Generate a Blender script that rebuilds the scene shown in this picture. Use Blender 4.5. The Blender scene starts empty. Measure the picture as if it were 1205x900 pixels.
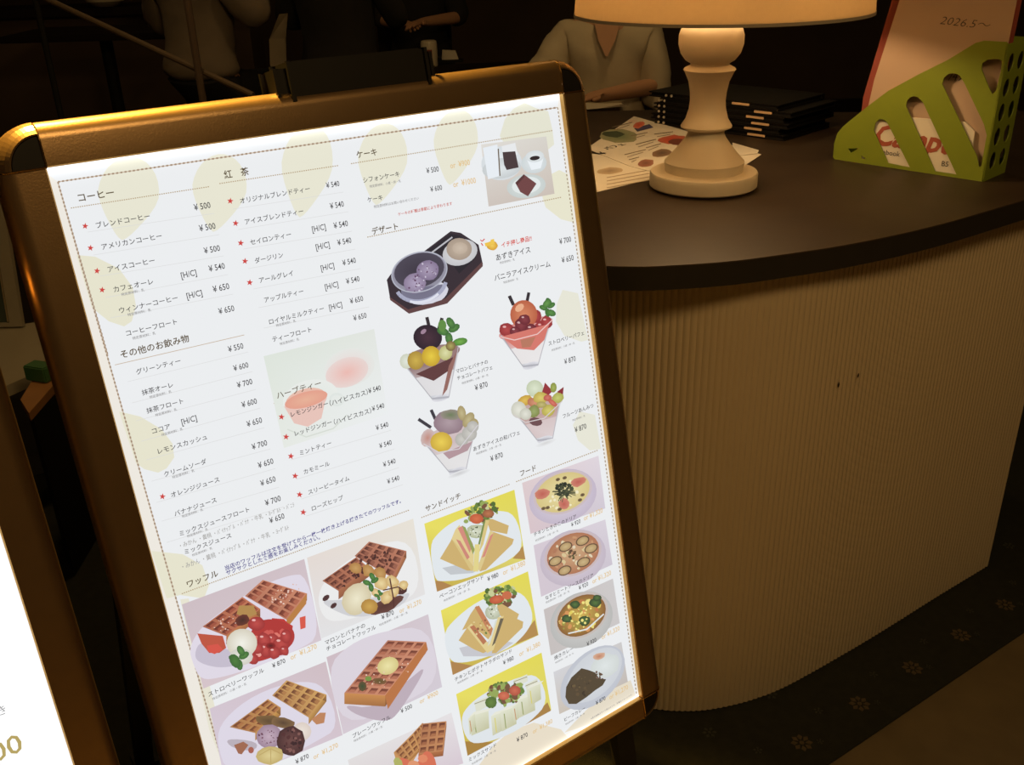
import bpy, bmesh, math, random
from mathutils import Vector, Matrix, noise
C = bpy.context.scene.collection
PI = math.pi
R = math.radians
rnd = random.Random(7)

# ---------------------------------------------------------------- camera, world, light, exposure
CAM_H = 1.4
F = 1137.0
CAMR = Matrix(((0.999602502, 0.0281928537, 0.0), (-0.0120214018, 0.426229406, -0.904535228), (-0.0255014293, 0.904175678, 0.426398899)))
cam = bpy.data.objects.new('camera', bpy.data.cameras.new('camera'))
C.objects.link(cam)
cam.matrix_world = Matrix.Translation((0, 0, CAM_H)) @ CAMR.to_4x4()
cam.data.sensor_width = 36.0
cam.data.lens = F * 36.0 / 1205.0
cam.data.clip_start = 0.02
bpy.context.scene.camera = cam
vs = bpy.context.scene.view_settings
vs.view_transform = 'Standard'; vs.look = 'None'; vs.gamma = 1.0; vs.exposure = 0.0; vs.use_curve_mapping = False

w = bpy.data.worlds.new('dim_room_light'); bpy.context.scene.world = w
w.use_nodes = True
w.node_tree.nodes['Background'].inputs[0].default_value = (1.0, 0.62, 0.30, 1)
w.node_tree.nodes['Background'].inputs[1].default_value = 0.022

def area(name, loc, target, size, power, col):
    l = bpy.data.lights.new(name, 'AREA'); l.shape = 'DISK'; l.size = size; l.energy = power; l.color = col
    o = bpy.data.objects.new(name, l); C.objects.link(o)
    o.location = loc
    o.rotation_euler = (Vector(target) - Vector(loc)).to_track_quat('-Z', 'Y').to_euler()
    return o
WARM = (1.0, 0.645, 0.265)
CEIL = 2.7
DOWN = [((-0.95, 2.15), 0.22, 6, (-0.6, 1.6, 0.6)),      # over the sign: its glint on the top rail
        ((0.85, -0.25), 0.9, 29, (0.72, 1.3, 0.5)),        # over the visitor, lights the counter front
        ((-0.7, -0.6), 0.5, 3.0, (-0.1, 1.2, 0.6)),  # added fill from behind the visitor, brightens the camera-facing rails and the counter
        ((0.6, 3.5), 0.3, 5, (0.45, 4.1, 0.8)),
        ((-1.9, 4.4), 0.3, 2.2, (-1.4, 4.9, 0.8))]
for (x, y), s, p, tg in DOWN:
    area('downlight_beam', (x, y, CEIL - 0.03), tg, s, p, WARM)

sp = bpy.data.lights.new('spot_beam', 'SPOT'); sp.energy = 1150; sp.color = (1.0, 0.56, 0.10); sp.spot_size = R(42); sp.spot_blend = 0.6; sp.shadow_soft_size = 0.06
so = bpy.data.objects.new('spot_beam', sp); C.objects.link(so); so.location = (-0.75, 1.52, CEIL - 0.04)
so.rotation_euler = (Vector((-0.35, 0.85, 1.15)) - so.location).to_track_quat('-Z', 'Y').to_euler()

# ---------------------------------------------------------------- helpers
def lin(c):
    return tuple(((v / 255.0) / 12.92 if v / 255.0 <= 0.04045 else ((v / 255.0 + 0.055) / 1.055) ** 2.4) for v in c)

def mat(name, col, rough=0.6, metal=0.0, var=0.12, scale=30.0, bump=0.0, bscale=None, emit=None, trans=None, coat=0.0, spec=0.5):
    m = bpy.data.materials.new(name); m.use_nodes = True
    nt = m.node_tree; N = nt.nodes; L = nt.links
    b = N['Principled BSDF']
    b.inputs['Roughness'].default_value = rough; b.inputs['Metallic'].default_value = metal
    b.inputs['Coat Weight'].default_value = coat; b.inputs['Specular IOR Level'].default_value = spec
    tc = N.new('ShaderNodeTexCoord'); nz = N.new('ShaderNodeTexNoise')
    nz.inputs['Scale'].default_value = scale; nz.inputs['Detail'].default_value = 4
    L.new(tc.outputs['Object'], nz.inputs['Vector'])
    mx = N.new('ShaderNodeMix'); mx.data_type = 'RGBA'
    mx.inputs[6].default_value = (*[c * (1 - var) for c in col], 1); mx.inputs[7].default_value = (*[min(1, c * (1 + var)) for c in col], 1)
    L.new(nz.outputs['Fac'], mx.inputs[0]); L.new(mx.outputs[2], b.inputs['Base Color'])
    if bump:
        n2 = N.new('ShaderNodeTexNoise'); n2.inputs['Scale'].default_value = bscale or scale * 6
        L.new(tc.outputs['Object'], n2.inputs['Vector'])
        bp = N.new('ShaderNodeBump'); bp.inputs['Strength'].default_value = bump; bp.inputs['Distance'].default_value = 0.002
        L.new(n2.outputs['Fac'], bp.inputs['Height']); L.new(bp.outputs['Normal'], b.inputs['Normal'])
    if emit:
        b.inputs['Emission Color'].default_value = (*emit[0], 1); b.inputs['Emission Strength'].default_value = emit[1]
    if trans:
        tr = N.new('ShaderNodeBsdfTranslucent'); tr.inputs[0].default_value = (*trans[0], 1)
        ms = N.new('ShaderNodeMixShader'); ms.inputs[0].default_value = trans[1]
        L.new(b.outputs[0], ms.inputs[1]); L.new(tr.outputs[0], ms.inputs[2]); L.new(ms.outputs[0], N['Material Output'].inputs[0])
    return m

M = dict(
    bronze=mat('bronze_metal', (0.33, 0.215, 0.11), 0.33, 0.85, 0.08, 60, 0.05, 500),
    gold=mat('gold_trim', (0.72, 0.45, 0.16), 0.22, 1.0, 0.05),
    lip=mat('brass_inner_lip', (0.62, 0.36, 0.10), 0.38, 0.85, 0.05),
    black=mat('black_plastic', (0.009, 0.008, 0.007), 0.5, 0.0, 0.2, spec=0.2),
    blackm=mat('black_powder_coat', (0.012, 0.011, 0.009), 0.6, 0.0, 0.2, 80, 0.1, spec=0.2),
    paper_wall=mat('cream_ribbed_panel', (0.52, 0.42, 0.28), 0.75, 0.0, 0.05, 3, 0.06, 400),
    edge=mat('dark_counter_edging', (0.020, 0.016, 0.011), 0.7, 0.0, 0.15, 40, spec=0.25),
    top=mat('dark_wood_laminate', (0.040, 0.025, 0.014), 0.5, 0.0, 0.25, 14, 0.05, 120, spec=0.35),
    carpet=mat('dark_green_carpet', (0.016, 0.016, 0.009), 0.95, 0.0, 0.5, 60, 0.6, 500),
    petal=mat('beige_carpet_pile', (0.10, 0.07, 0.035), 0.95, 0.0, 0.4, 200, 0.5, 700),
    petal2=mat('grey_green_carpet_pile', (0.045, 0.045, 0.03), 0.95, 0.0, 0.4, 200, 0.5, 700),
    floor=mat('tan_vinyl_floor', (0.17, 0.125, 0.065), 0.6, 0.0, 0.3, 12, 0.1, 200),
    white=mat('white_painted_wood', (0.72, 0.62, 0.46), 0.5, 0.0, 0.06, 8, 0.03),
    shade=mat('linen_lamp_shade', (0.60, 0.50, 0.36), 0.85, 0.0, 0.08, 120, 0.3, 900, trans=((0.90, 0.72, 0.46), 0.40)),
    shade_trim=mat('shade_hem_tape', (0.30, 0.25, 0.19), 0.85, 0.0, 0.08, 120),
    bulb=mat('bulb_glass', (1, 0.9, 0.7), 0.4, emit=((1.0, 0.66, 0.33), 85.0)),
    brass=mat('brass', (0.6, 0.42, 0.18), 0.3, 1.0, 0.05),
    green=mat('lime_green_plastic', (0.22, 0.28, 0.022), 0.45, 0.0, 0.05, 20),
    sheet=mat('white_paper', (0.72, 0.66, 0.55), 0.8, 0.0, 0.05, 12),
    sheet2=mat('cream_paper', (0.50, 0.36, 0.26), 0.8, 0.0, 0.06, 12),
    sheet3=mat('grey_paper', (0.25, 0.23, 0.20), 0.8, 0.0, 0.1, 12),
    redcard=mat('red_card_folder', (0.30, 0.06, 0.04), 0.7, 0.0, 0.1, 12),
    ink=mat('pen_ink', (0.05, 0.045, 0.05), 0.7, 0, 0.05),
    redink=mat('red_brown_ink', (0.38, 0.09, 0.05), 0.7, 0, 0.1),
    dark=mat('dark_cafe_wall', (0.10, 0.065, 0.045), 0.85, 0, 0.4, 2),
    darkfloor=mat('dark_cafe_floor', (0.02, 0.013, 0.009), 0.6, 0, 0.3, 6),
    darkwood=mat('dark_stained_wood', (0.014, 0.008, 0.006), 0.7, 0, 0.3, 12, spec=0.2),
    rail=mat('worn_metal_rail', (0.13, 0.09, 0.055), 0.6, 0.0, 0.2, 20),
    skin=mat('skin', (0.55, 0.30, 0.18), 0.55, 0, 0.06, 20),
    lips=mat('lips', (0.40, 0.12, 0.10), 0.5, 0, 0.05),
    hair=mat('black_hair', (0.02, 0.014, 0.01), 0.45, 0, 0.3, 120, 0.3),
    eye=mat('eye_white', (0.7, 0.68, 0.65), 0.2, 0, 0.02),
    blouse=mat('cream_linen_blouse', (0.55, 0.47, 0.34), 0.85, 0, 0.08, 10, 1.0, 26),
    grey=mat('taupe_cotton_shirt', (0.24, 0.19, 0.14), 0.9, 0, 0.1, 10, 1.0, 22),
    suit=mat('black_wool_jacket', (0.014, 0.012, 0.012), 0.9, 0, 0.2, 30, 0.5, 30),
    trousers=mat('dark_trousers', (0.02, 0.018, 0.02), 0.9, 0, 0.2, 30, 0.4, 30),
    ceramic=mat('white_glazed_ceramic', (0.70, 0.62, 0.48), 0.25, 0, 0.03),
    studs=mat('nickel_stud', (0.75, 0.68, 0.55), 0.3, 0.6, 0.05),
    strip=mat('gold_label_strip', (0.70, 0.48, 0.28), 0.5, 0.2, 0.08),
    screen=mat('dark_green_tablet_glass', (0.05, 0.065, 0.05), 0.2, 0, 0.6, 9),
    greyframe=mat('pale_grey_frame', (0.32, 0.28, 0.20), 0.6, 0, 0.1),
    ledge=mat('pale_table_laminate', (0.36, 0.31, 0.22), 0.5, 0, 0.08, 8),
    greenbox=mat('green_card_box', (0.05, 0.14, 0.05), 0.6, 0, 0.1),
    orangewood=mat('orange_stained_wood', (0.36, 0.17, 0.06), 0.45, 0, 0.2, 14),
    steel=mat('pale_steel_strip', (0.42, 0.33, 0.20), 0.4, 0.4, 0.1),
    glow=mat('downlight_glass', (1, 1, 1), 0.4, emit=(WARM, 14.0)),
)

def inv(parent):
    Mx = Matrix.Identity(4); p = parent; ch = []
    while p: ch.append(p); p = p.parent
    for p in reversed(ch): Mx = Mx @ Matrix.LocRotScale(p.location, p.rotation_euler, p.scale)
    return Mx.inverted()

def obj(name, bm, m, parent=None, smooth=False):
    """link a bmesh given in world coordinates as ONE mesh object under its parent"""
    if parent is not None: bm.transform(inv(parent))
    me = bpy.data.meshes.new(name); bm.to_mesh(me); bm.free()
    for mm in (m if isinstance(m, (list, tuple)) else [m]): me.materials.append(mm)
    if smooth:
        for p in me.polygons: p.use_smooth = True
        me.set_sharp_from_angle(angle=R(32))
    o = bpy.data.objects.new(name, me); C.objects.link(o)
    if parent is not None: o.parent = parent
    return o

def tag(o, label=None, cat=None, group=None, kind=None):
    if label: o['label'] = label
    if cat: o['category'] = cat
    if group: o['group'] = group
    if kind: o['kind'] = kind
    return o

def thing(name, label, cat, loc=(0, 0, 0), rz=0.0, group=None):
    o = bpy.data.objects.new(name, None); C.objects.link(o); o.empty_display_size = 0.05
    o.location = loc; o.rotation_euler = (0, 0, rz)
    return tag(o, label, cat, group)

def rebase(o, origin):
    """move the origin of a single-mesh thing to its base"""
    o.data.transform(Matrix.Translation(-Vector(origin))); o.location = origin
    return o

def box(bm, c, s, rz=0.0, mx=None, bevel=0.0):
    r = bmesh.ops.create_cube(bm, size=1.0)
    T = Matrix.Translation(c) @ Matrix.Rotation(rz, 4, 'Z') @ Matrix.Diagonal((*s, 1))
    if mx is not None: T = mx @ T
    bmesh.ops.transform(bm, matrix=T, verts=r['verts'])
    if bevel:
        es = list({e for v in r['verts'] for e in v.link_edges})
        bmesh.ops.bevel(bm, geom=es, offset=bevel, segments=2, affect='EDGES')

def prism(bm, pts, z0, z1, mx=None):
    a = [bm.verts.new((x, y, z0)) for x, y in pts]; b = [bm.verts.new((x, y, z1)) for x, y in pts]
    n = len(pts)
    bm.faces.new(a[::-1]); bm.faces.new(b)
    for i in range(n): bm.faces.new((a[i], a[(i + 1) % n], b[(i + 1) % n], b[i]))
    if mx is not None: bmesh.ops.transform(bm, matrix=mx, verts=a + b)
    bmesh.ops.recalc_face_normals(bm, faces=bm.faces)

def lathe(bm, prof, c, n=48, cap=True):
    rings = []
    for r, z in prof:
        rings.append([bm.verts.new((c[0] + r * math.cos(2 * PI * i / n), c[1] + r * math.sin(2 * PI * i / n), z)) for i in range(n)])
    for a, b in zip(rings, rings[1:]):
        for i in range(n): bm.faces.new((a[i], a[(i + 1) % n], b[(i + 1) % n], b[i]))
    if cap:
        bm.faces.new(rings[0][::-1]); bm.faces.new(rings[-1])

def tube(bm, pts, r, n=10):
    pts = [Vector(p) for p in pts]; rings = []
    for i, p in enumerate(pts):
        d = (pts[min(i + 1, len(pts) - 1)] - pts[max(i - 1, 0)]).normalized()
        a = d.orthogonal().normalized() if not rings else (pa - d * pa.dot(d)).normalized()
        pa = a; b = d.cross(a); rr = r[i] if isinstance(r, (list, tuple)) else r
        rings.append([bm.verts.new(p + (a * math.cos(2 * PI * k / n) + b * math.sin(2 * PI * k / n)) * rr) for k in range(n)])
    for x, y in zip(rings, rings[1:]):
        for k in range(n): bm.faces.new((x[k], x[(k + 1) % n], y[(k + 1) % n], y[k]))
    bm.faces.new(rings[0][::-1]); bm.faces.new(rings[-1])

def ray(px, py):
    return CAMR @ Vector((px - 602.5, 450.0 - py, -F))
def on_z(px, py, z):
    """the point at height z that the photograph shows at that pixel (used to measure the place)"""
    d = ray(px, py); t = (z - CAM_H) / d.z
    return Vector((0, 0, CAM_H)) + d * t
def at(px, py, D):
    d = ray(px, py); t = D / math.hypot(d.x, d.y)
    return Vector((0, 0, CAM_H)) + d * t

# ---------------------------------------------------------------- the setting
def struct(name, bm, m):
    return tag(obj(name, bm, m), kind='structure')
bm = bmesh.new(); box(bm, (0, 3, -0.05), (12, 12, 0.1)); struct('floor', bm, M['floor'])
bm = bmesh.new(); box(bm, (0, 3, CEIL + 0.05), (12, 12, 0.1)); struct('ceiling', bm, M['dark'])
bm = bmesh.new(); box(bm, (0, 8.55, CEIL / 2), (12, 0.1, CEIL)); struct('wall_back', bm, M['dark'])
bm = bmesh.new(); box(bm, (-5.05, 3, CEIL / 2), (0.1, 11, CEIL)); struct('wall_left', bm, M['dark'])
bm = bmesh.new(); box(bm, (5.05, 3, CEIL / 2), (0.1, 11, CEIL)); struct('wall_right', bm, M['dark'])

# ---------------------------------------------------------------- dark carpet with woven flowers
A0 = Vector((0.559, 1.292)); A1 = Vector((1.084, 1.635)); cd = (A1 - A0).normalized(); cn = Vector((-cd.y, cd.x))
def cp(s, t): return A0 + cd * s + cn * t      # along the carpet edge, away from it
ct = thing('carpet', 'dark green carpet with a row of beige flowers along the curved counter', 'carpet', (A0.x, A0.y, 0))
bm = bmesh.new()
q = [cp(-3.0, 0), cp(3.6, 0), cp(3.0, 2.0), cp(-3.0, 2.0)]
prism(bm, [tuple(p) for p in q], 0.0005, 0.006); obj('carpet_pile', bm, M['carpet'], ct)
def flower(bm, c, r, n, rot):
    for k in range(n):
        a = rot + 2 * PI * k / n; d = Vector((math.cos(a), math.sin(a))); e = Vector((-d.y, d.x))
        P = [c + d * r * 0.32, c + d * r * 0.7 + e * r * 0.24, c + d * r, c + d * r * 0.7 - e * r * 0.24]
        prism(bm, [tuple(p) for p in P], 0.006, 0.0072)
    P = [c + Vector((math.cos(2 * PI * k / 8), math.sin(2 * PI * k / 8))) * r * 0.22 for k in range(8)]
    prism(bm, [tuple(p) for p in P], 0.006, 0.0075)
F0 = Vector((0.5226, 1.3408)); fd = Vector((0.9439 - 0.5226, 1.6269 - 1.3408)).normalized()
for k in range(-8, 8):
    bm = bmesh.new(); flower(bm, F0 + fd * 0.1697 * k, 0.021, 8, k * 0.7)
    obj('flower_motif', bm, M['petal'], ct)
    bm = bmesh.new(); flower(bm, F0 + fd * (0.1697 * k + 0.09) + Vector((-fd.y, fd.x)) * 0.035, 0.009, 5, k)
    obj('small_flower_motif', bm, M['petal2'], ct); bm = bmesh.new(); flower(bm, F0 + fd * (0.1697 * k + 0.05) + Vector((-fd.y, fd.x)) * 0.12, 0.014, 6, k)
    obj('small_flower_motif', bm, M['petal2'], ct); bm = bmesh.new(); flower(bm, F0 + fd * (0.1697 * k + 0.03) - Vector((-fd.y, fd.x)) * 0.018, 0.007, 5, k)
    obj('small_flower_motif', bm, M['petal2'], ct)
bm = bmesh.new(); prism(bm, [tuple(cp(-3.0, 2.0)), tuple(cp(3.0, 2.0)), (3.2, 8.4), (-4.9, 8.4), (-4.9, 1.8)], 0.0, 0.008); tag(obj('cafe_floor_covering', bm, M['darkfloor']), kind='structure')
bpy.data.objects['cafe_floor_covering'].name = 'trim_1'

# ---------------------------------------------------------------- the curved counter
def cr(pts, n=10):
    P = [Vector(p) for p in pts]; P = [P[0] * 2 - P[1]] + P + [P[-1] * 2 - P[-2]]; out = []
    for i in range(1, len(P) - 2):
        for k in range(n):
            t = k / n
            out.append(0.5 * ((2 * P[i]) + (P[i + 1] - P[i - 1]) * t + (2 * P[i - 1] - 5 * P[i] + 4 * P[i + 1] - P[i + 2]) * t * t + (3 * P[i] - P[i - 1] - 3 * P[i + 1] + P[i + 2]) * t ** 3))
    out.append(P[-2]); return out
H = 1.4
base = [(0.792, 1.329), (0.671, 1.249), (0.58, 1.187), (0.495, 1.131), (0.387, 1.064), (0.33, 1.037), (0.281, 1.0225), (0.2395, 1.017), (0.19, 1.022), (0.12, 1.045), (0.03, 1.10), (-0.07, 1.19), (-0.17, 1.32), (-0.24, 1.48)]
lip = [(1.02, 1.43), (0.80, 1.282), (0.653, 1.186), (0.499, 1.085), (0.379, 1.023), (0.276, 0.986), (0.227, 0.973), (0.181, 0.967), (0.127, 0.966), (0.06, 0.985), (-0.02, 1.04), (-0.12, 1.14), (-0.21, 1.28), (-0.27, 1.47)]
ctr = thing('reception_counter', 'curved counter with cream ribbed front and dark top carrying the table lamp', 'counter', (0.55, 1.9, 0))
WT = 0.648 * H; TT = 0.675 * H
path = cr([(x * H, y * H) for x, y in base], 24)
# even arc length, then scallops 11 mm wide
def resample(p, step):
    out = [p[0]]; acc = 0
    for a, b in zip(p, p[1:]):
        L = (b - a).length; d = (b - a) / L if L else Vector((0, 0)); pos = 0
        while acc + (L - pos) >= step:
            pos += step - acc; acc = 0; out.append(a + d * pos)
        acc += L - pos
    return out
pr = resample(path, 0.011 / 6)
bm = bmesh.new(); lo = []; hi = []
for i, p in enumerate(pr):
    d = (pr[min(i + 1, len(pr) - 1)] - pr[max(i - 1, 0)]).normalized(); nrm = Vector((-d.y, d.x))
    ph = (i % 6) / 6.0
    q = p + nrm * (0.0020 * abs(math.sin(PI * ph)) - 0.001)
    lo.append(bm.verts.new((q.x, q.y, 0.012))); hi.append(bm.verts.new((q.x, q.y, WT)))
for i in range(len(lo) - 1): bm.faces.new((lo[i], lo[i + 1], hi[i + 1], hi[i]))
obj('ribbed_front_panel', bm, M['paper_wall'], ctr)
bm = bmesh.new()
inner = [(0.792 * H, 1.329 * H), (0.88 * H, 1.65 * H), (0.3 * H, 1.80 * H), (-0.22 * H, 1.80 * H)]
bp = [tuple(p) for p in path[::6]]
body = [(x * 0.996 + 0.002, y + 0.006) for x, y in bp[1:]] + [inner[3], inner[2], inner[1]] + [(inner[0][0] - 0.004, inner[0][1] + 0.006)]
prism(bm, body, 0.008, WT); obj('carcass', bm, M['edge'], ctr)
lp = [tuple(p) for p in cr([(x * H, y * H) for x, y in lip], 8)]
back = [(-0.27 * H, 1.90 * H), (0.30 * H, 1.90 * H), (0.62 * H, 1.82 * H), (1.10 * H, 1.76 * H), (1.14 * H, 1.52 * H)]
bm = bmesh.new(); prism(bm, lp + back, WT, TT - 0.002); obj('edge_band', bm, M['edge'], ctr)
bm = bmesh.new()
prism(bm, [tuple(p) for p in lp] + back, TT - 0.002, TT); obj('worktop', bm, M['top'], ctr)
# two dark scuffs on the ribbed panel
bm = bmesh.new()
for px, py, rr in ((985, 452, 0.0035), (1008, 441, 0.003)):
    d = ray(px, py); best = None
    for i in range(len(path) - 1):
        a, b = path[i], path[i + 1]; den = d.x * (b.y - a.y) - d.y * (b.x - a.x)
        if abs(den) < 1e-9: continue
        t = (a.x * (b.y - a.y) - a.y * (b.x - a.x)) / den; s = (a.x * d.y - a.y * d.x) / den
        if 0 <= s <= 1 and t > 0 and (best is None or t < best[0]): best = (t, b - a)
    t, e = best; e = e.normalized(); P = Vector((0, 0, CAM_H)) + d * t; nn = Vector((-e.y, e.x, 0)) * 0.0035
    P = P + nn
    vv = [bm.verts.new(P + Vector((e.x, e.y, 0)) * (rr * math.cos(a) * 0.7) + Vector((0, 0, rr * 1.6 * math.sin(a)))) for a in (0, 1.1, 2.0, 3.2, 4.1, 5.2)]
    bm.faces.new(vv)
obj('scuff_mark', bm, M['edge'], ctr)
# ---------------------------------------------------------------- illuminated menu signs
YAW = 0.616455
SU = Vector((math.cos(YAW), math.sin(YAW), 0)); LEAN = R(12.2017)
nh = Vector((math.sin(YAW), -math.cos(YAW), 0))
SN = nh * math.cos(LEAN) + Vector((0, 0, math.sin(LEAN))); SV = -nh * math.sin(LEAN) + Vector((0, 0, math.cos(LEAN)))
RAILP = [(0, -0.006), (0, 0.0075), (0.0012, 0.009)] + [(0.025 + 0.016 * math.sin(R(t_)), 0.0092 - 0.016 * (1 - math.cos(R(t_)))) for t_ in (0, 12, 24, 36, 48, 60, 72, 84)] + [(0.041, -0.008), (0.041, -0.024), (0.0, -0.024)]

def backlit(name, W, Hh, base, edge):
    m = bpy.data.materials.new(name); m.use_nodes = True; nt = m.node_tree; N = nt.nodes; L = nt.links
    N.remove(N['Principled BSDF'])
    em = N.new('ShaderNodeEmission'); L.new(em.outputs[0], N['Material Output'].inputs[0])
    vc = N.new('ShaderNodeVertexColor'); vc.layer_name = 'Col'; L.new(vc.outputs[0], em.inputs[0])
    uv = N.new('ShaderNodeUVMap'); sp = N.new('ShaderNodeSeparateXYZ'); L.new(uv.outputs[0], sp.inputs[0])
    def mth(op, a, b=None):
        n = N.new('ShaderNodeMath'); n.operation = op
        for i, v in enumerate((a, b)):
            if v is None: continue
            if isinstance(v, (int, float)): n.inputs[i].default_value = v
            else: L.new(v, n.inputs[i])
        return n.outputs[0]
    u, v = sp.outputs[0], sp.outputs[1]
    d = mth('MINIMUM', v, mth('SUBTRACT', Hh, v))
    e1 = mth('MULTIPLY', mth('EXPONENT', mth('MULTIPLY', d, -230.0)), edge)      # light strips run behind the top and bottom edges
    L.new(mth('ADD', e1, base), em.inputs[1])
    return m

def make_sign(name, label, O, W, Hh, corr, pm):
    foot = O + SU * (W / 2) - SV * ((O.z) / SV.z)
    root = thing(name, label, 'sign', (foot.x, foot.y, 0), YAW)
    def Lp(u, v, h=0.0): return O + SU * u - SV * v + SN * h
    def rail(a, b, out):
        bm = bmesh.new(); ra = [bm.verts.new(a + out * d + SN * h) for d, h in RAILP]; rb = [bm.verts.new(b + out * d + SN * h) for d, h in RAILP]
        n = len(RAILP)
        for i in range(n): bm.faces.new((ra[i], ra[(i + 1) % n], rb[(i + 1) % n], rb[i]))
        bm.faces.new(ra); bm.faces.new(rb); bmesh.ops.recalc_face_normals(bm, faces=bm.faces)
        o = obj('frame_rail', bm, [M['bronze'], M['lip']], root, True)
        for p in o.data.polygons:
            pass
        # the shiny inner lip is the first two strips of the profile
        for i, p in enumerate(o.data.polygons):
            if i in (0, 1): p.material_index = 1
        return o
    u0, v0, u1, v1 = corr[0], corr[1], W, Hh
    g = 0.0006
    rail(Lp(u0 + g, v0), Lp(u1 - g, v0), SV); rail(Lp(u0 + g, v1), Lp(u1 - g, v1), -SV)
    rail(Lp(u0, v0 + g), Lp(u0, v1 - g), -SU); rail(Lp(u1, v0 + g), Lp(u1, v1 - g), SU)
    for cu, cv, a, b in ((u0, v0, -SU, SV), (u1, v0, SU, SV), (u1, v1, SU, -SV), (u0, v1, -SU, -SV)):
        c = Lp(cu, cv)
        def ring(prof, nm, m, full):
            bm = bmesh.new(); K = 14; rr = []
            for k in range(K + 1):
                t = PI / 2 * k / K; d = a * math.cos(t) + b * math.sin(t)
                rr.append([bm.verts.new(c + d * q[0] + SN * q[1]) for q in prof])
            n = len(prof)
            for x, y in zip(rr, rr[1:]):
                for i in range(n if full else n - 1):
                    try: bm.faces.new((x[i], x[(i + 1) % n], y[(i + 1) % n], y[i]))
                    except ValueError: pass
            bm.faces.new(rr[0]); bm.faces.new(rr[-1][::-1])
            bmesh.ops.remove_doubles(bm, verts=bm.verts, dist=1e-6); bmesh.ops.recalc_face_normals(bm, faces=bm.faces)
            return bm
        cap = obj('corner_cap', ring([(0.029, -0.026), (0.029, 0.0095), (0.0305, 0.0100), (0.034, 0.0070), (0.0385, 0.001), (0.0415, -0.008), (0.0415, -0.026)], '', None, True), M['bronze'], root)
        tag(cap, 'rounded bronze corner ring with a black inset')
        obj('corner_inset', ring([(0.0, -0.026), (0.0, 0.0085), (0.028, 0.0085), (0.029, 0.007), (0.029, -0.026)], '', None, True), M['black'], cap)
        bm = bmesh.new()
        for d in (a, b):
            e = b if d is a else a
            P = [c + d * q[0] + SN * (q[1] + 0.001) for q in ((0.0, 0.0085), (0.024, 0.0095), (0.031, 0.008), (0.036, 0.004), (0.0395, -0.003), (0.041, -0.012))]
            tube(bm, P, 0.0009, 6)
        obj('seam_trim', bm, M['gold'], cap)
    # housing behind the print
    bm = bmesh.new(); prism(bm, [(0, 0), (1, 0), (1, 1), (0, 1)], 0, 1)
    for v in bm.verts:
        v.co = Lp(-0.030 + (W + 0.060) * v.co.x, -0.030 + (Hh + 0.060) * v.co.y, -0.030 + 0.022 * v.co.z)
    obj('back_panel', bm, M['blackm'], root)
    # stand: two front legs under the frame, a rear frame that swings out
    def bar(nm, a, b, wd, dp, m=M['blackm'], par=root, lab=None):
        bm = bmesh.new(); d = (b - a).normalized(); s = SU; t = d.cross(s).normalized()
        vs_ = []
        for p in (a, b): vs_.append([bm.verts.new(p + s * x * wd / 2 + t * y * dp / 2) for x, y in ((-1, -1), (1, -1), (1, 1), (-1, 1))])
        for i in range(4): bm.faces.new((vs_[0][i], vs_[0][(i + 1) % 4], vs_[1][(i + 1) % 4], vs_[1][i]))
        bm.faces.new(vs_[0][::-1]); bm.faces.new(vs_[1]); bmesh.ops.recalc_face_normals(bm, faces=bm.faces)
        return obj(nm, bm, m, par)
    topz = Lp(W / 2, -0.02, -0.035)
    for u in (0.03, W - 0.03):
        b = Lp(u, Hh + 0.02, -0.016); k = (b.z - 0.016) / SV.z
        lg = bar('front_leg', b, b - SV * k, 0.03, 0.02)
        f = b - SV * k; bm = bmesh.new(); box(bm, (f.x, f.y, 0.011), (0.04, 0.04, 0.009), YAW); obj('foot', bm, M['black'], lg)
        a = Lp(u, 0.03, -0.045); r = a - nh * 0.50; r.z = 0.016
        lg = bar('rear_leg', a, r, 0.03, 0.02)
        bm = bmesh.new(); box(bm, (r.x, r.y, 0.011), (0.04, 0.05, 0.009), YAW); obj('foot', bm, M['black'], lg)
    a = Lp(0.03, 0.03, -0.045); r = a - nh * 0.50; r.z = 0.016; m1 = a.lerp(r, 0.75)
    d = SU * (W - 0.06); bar('cross_bar', m1, m1 + d, 0.02, 0.02) if False else None
    bm = bmesh.new(); tube(bm, [m1, m1 + d], 0.009, 8); obj('cross_bar', bm, M['blackm'], root)
    return root, Lp

O1 = Vector((-0.42108903, 0.88731632, 1.21130943)); W1, H1 = 0.6, 0.858
sg, L1 = make_sign('menu_sign', 'large backlit cafe menu sign in a bronze frame, nearest the counter', O1, W1, H1, (-0.0, 0.0), None)
O2 = Vector((-0.452, 0.72, 0.65)) + SV * 0.44 - SU * 0.6
sg2, L2 = make_sign('menu_sign', 'overexposed backlit sign cut off at the left edge of the photo, showing ¥500', O2, 0.6, 0.80, (0, 0), None)
P1 = backlit('backlit_print', W1, H1, 1.0, 0.9)
P2 = backlit('backlit_print_bright', 0.6, 0.80, 1.22, 0.9)

# black clip of a hinge cover on the top rail
bm = bmesh.new()
def lbox(bm, u0, u1, v0, v1, h0, h1, L=L1, bev=0.0):
    r = bmesh.ops.create_cube(bm, size=1.0)
    for v in r['verts']: v.co = L((u0 + u1) / 2 + v.co.x * (u1 - u0), (v0 + v1) / 2 + v.co.y * (v1 - v0), (h0 + h1) / 2 + v.co.z * (h1 - h0))
    if bev: bmesh.ops.bevel(bm, geom=list({e for v in r['verts'] for e in v.link_edges}), offset=bev, segments=2, affect='EDGES')
    bmesh.ops.recalc_face_normals(bm, faces=bm.faces)
lbox(bm, 0.252, 0.412, -0.066, -0.034, -0.034, 0.006, bev=0.004)
hc = obj('hinge_cover', bm, M['black'], sg)
bm = bmesh.new(); lbox(bm, 0.238, 0.256, -0.060, -0.040, -0.032, 0.001, bev=0.004); obj('hinge_end', bm, M['black'], hc)
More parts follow.
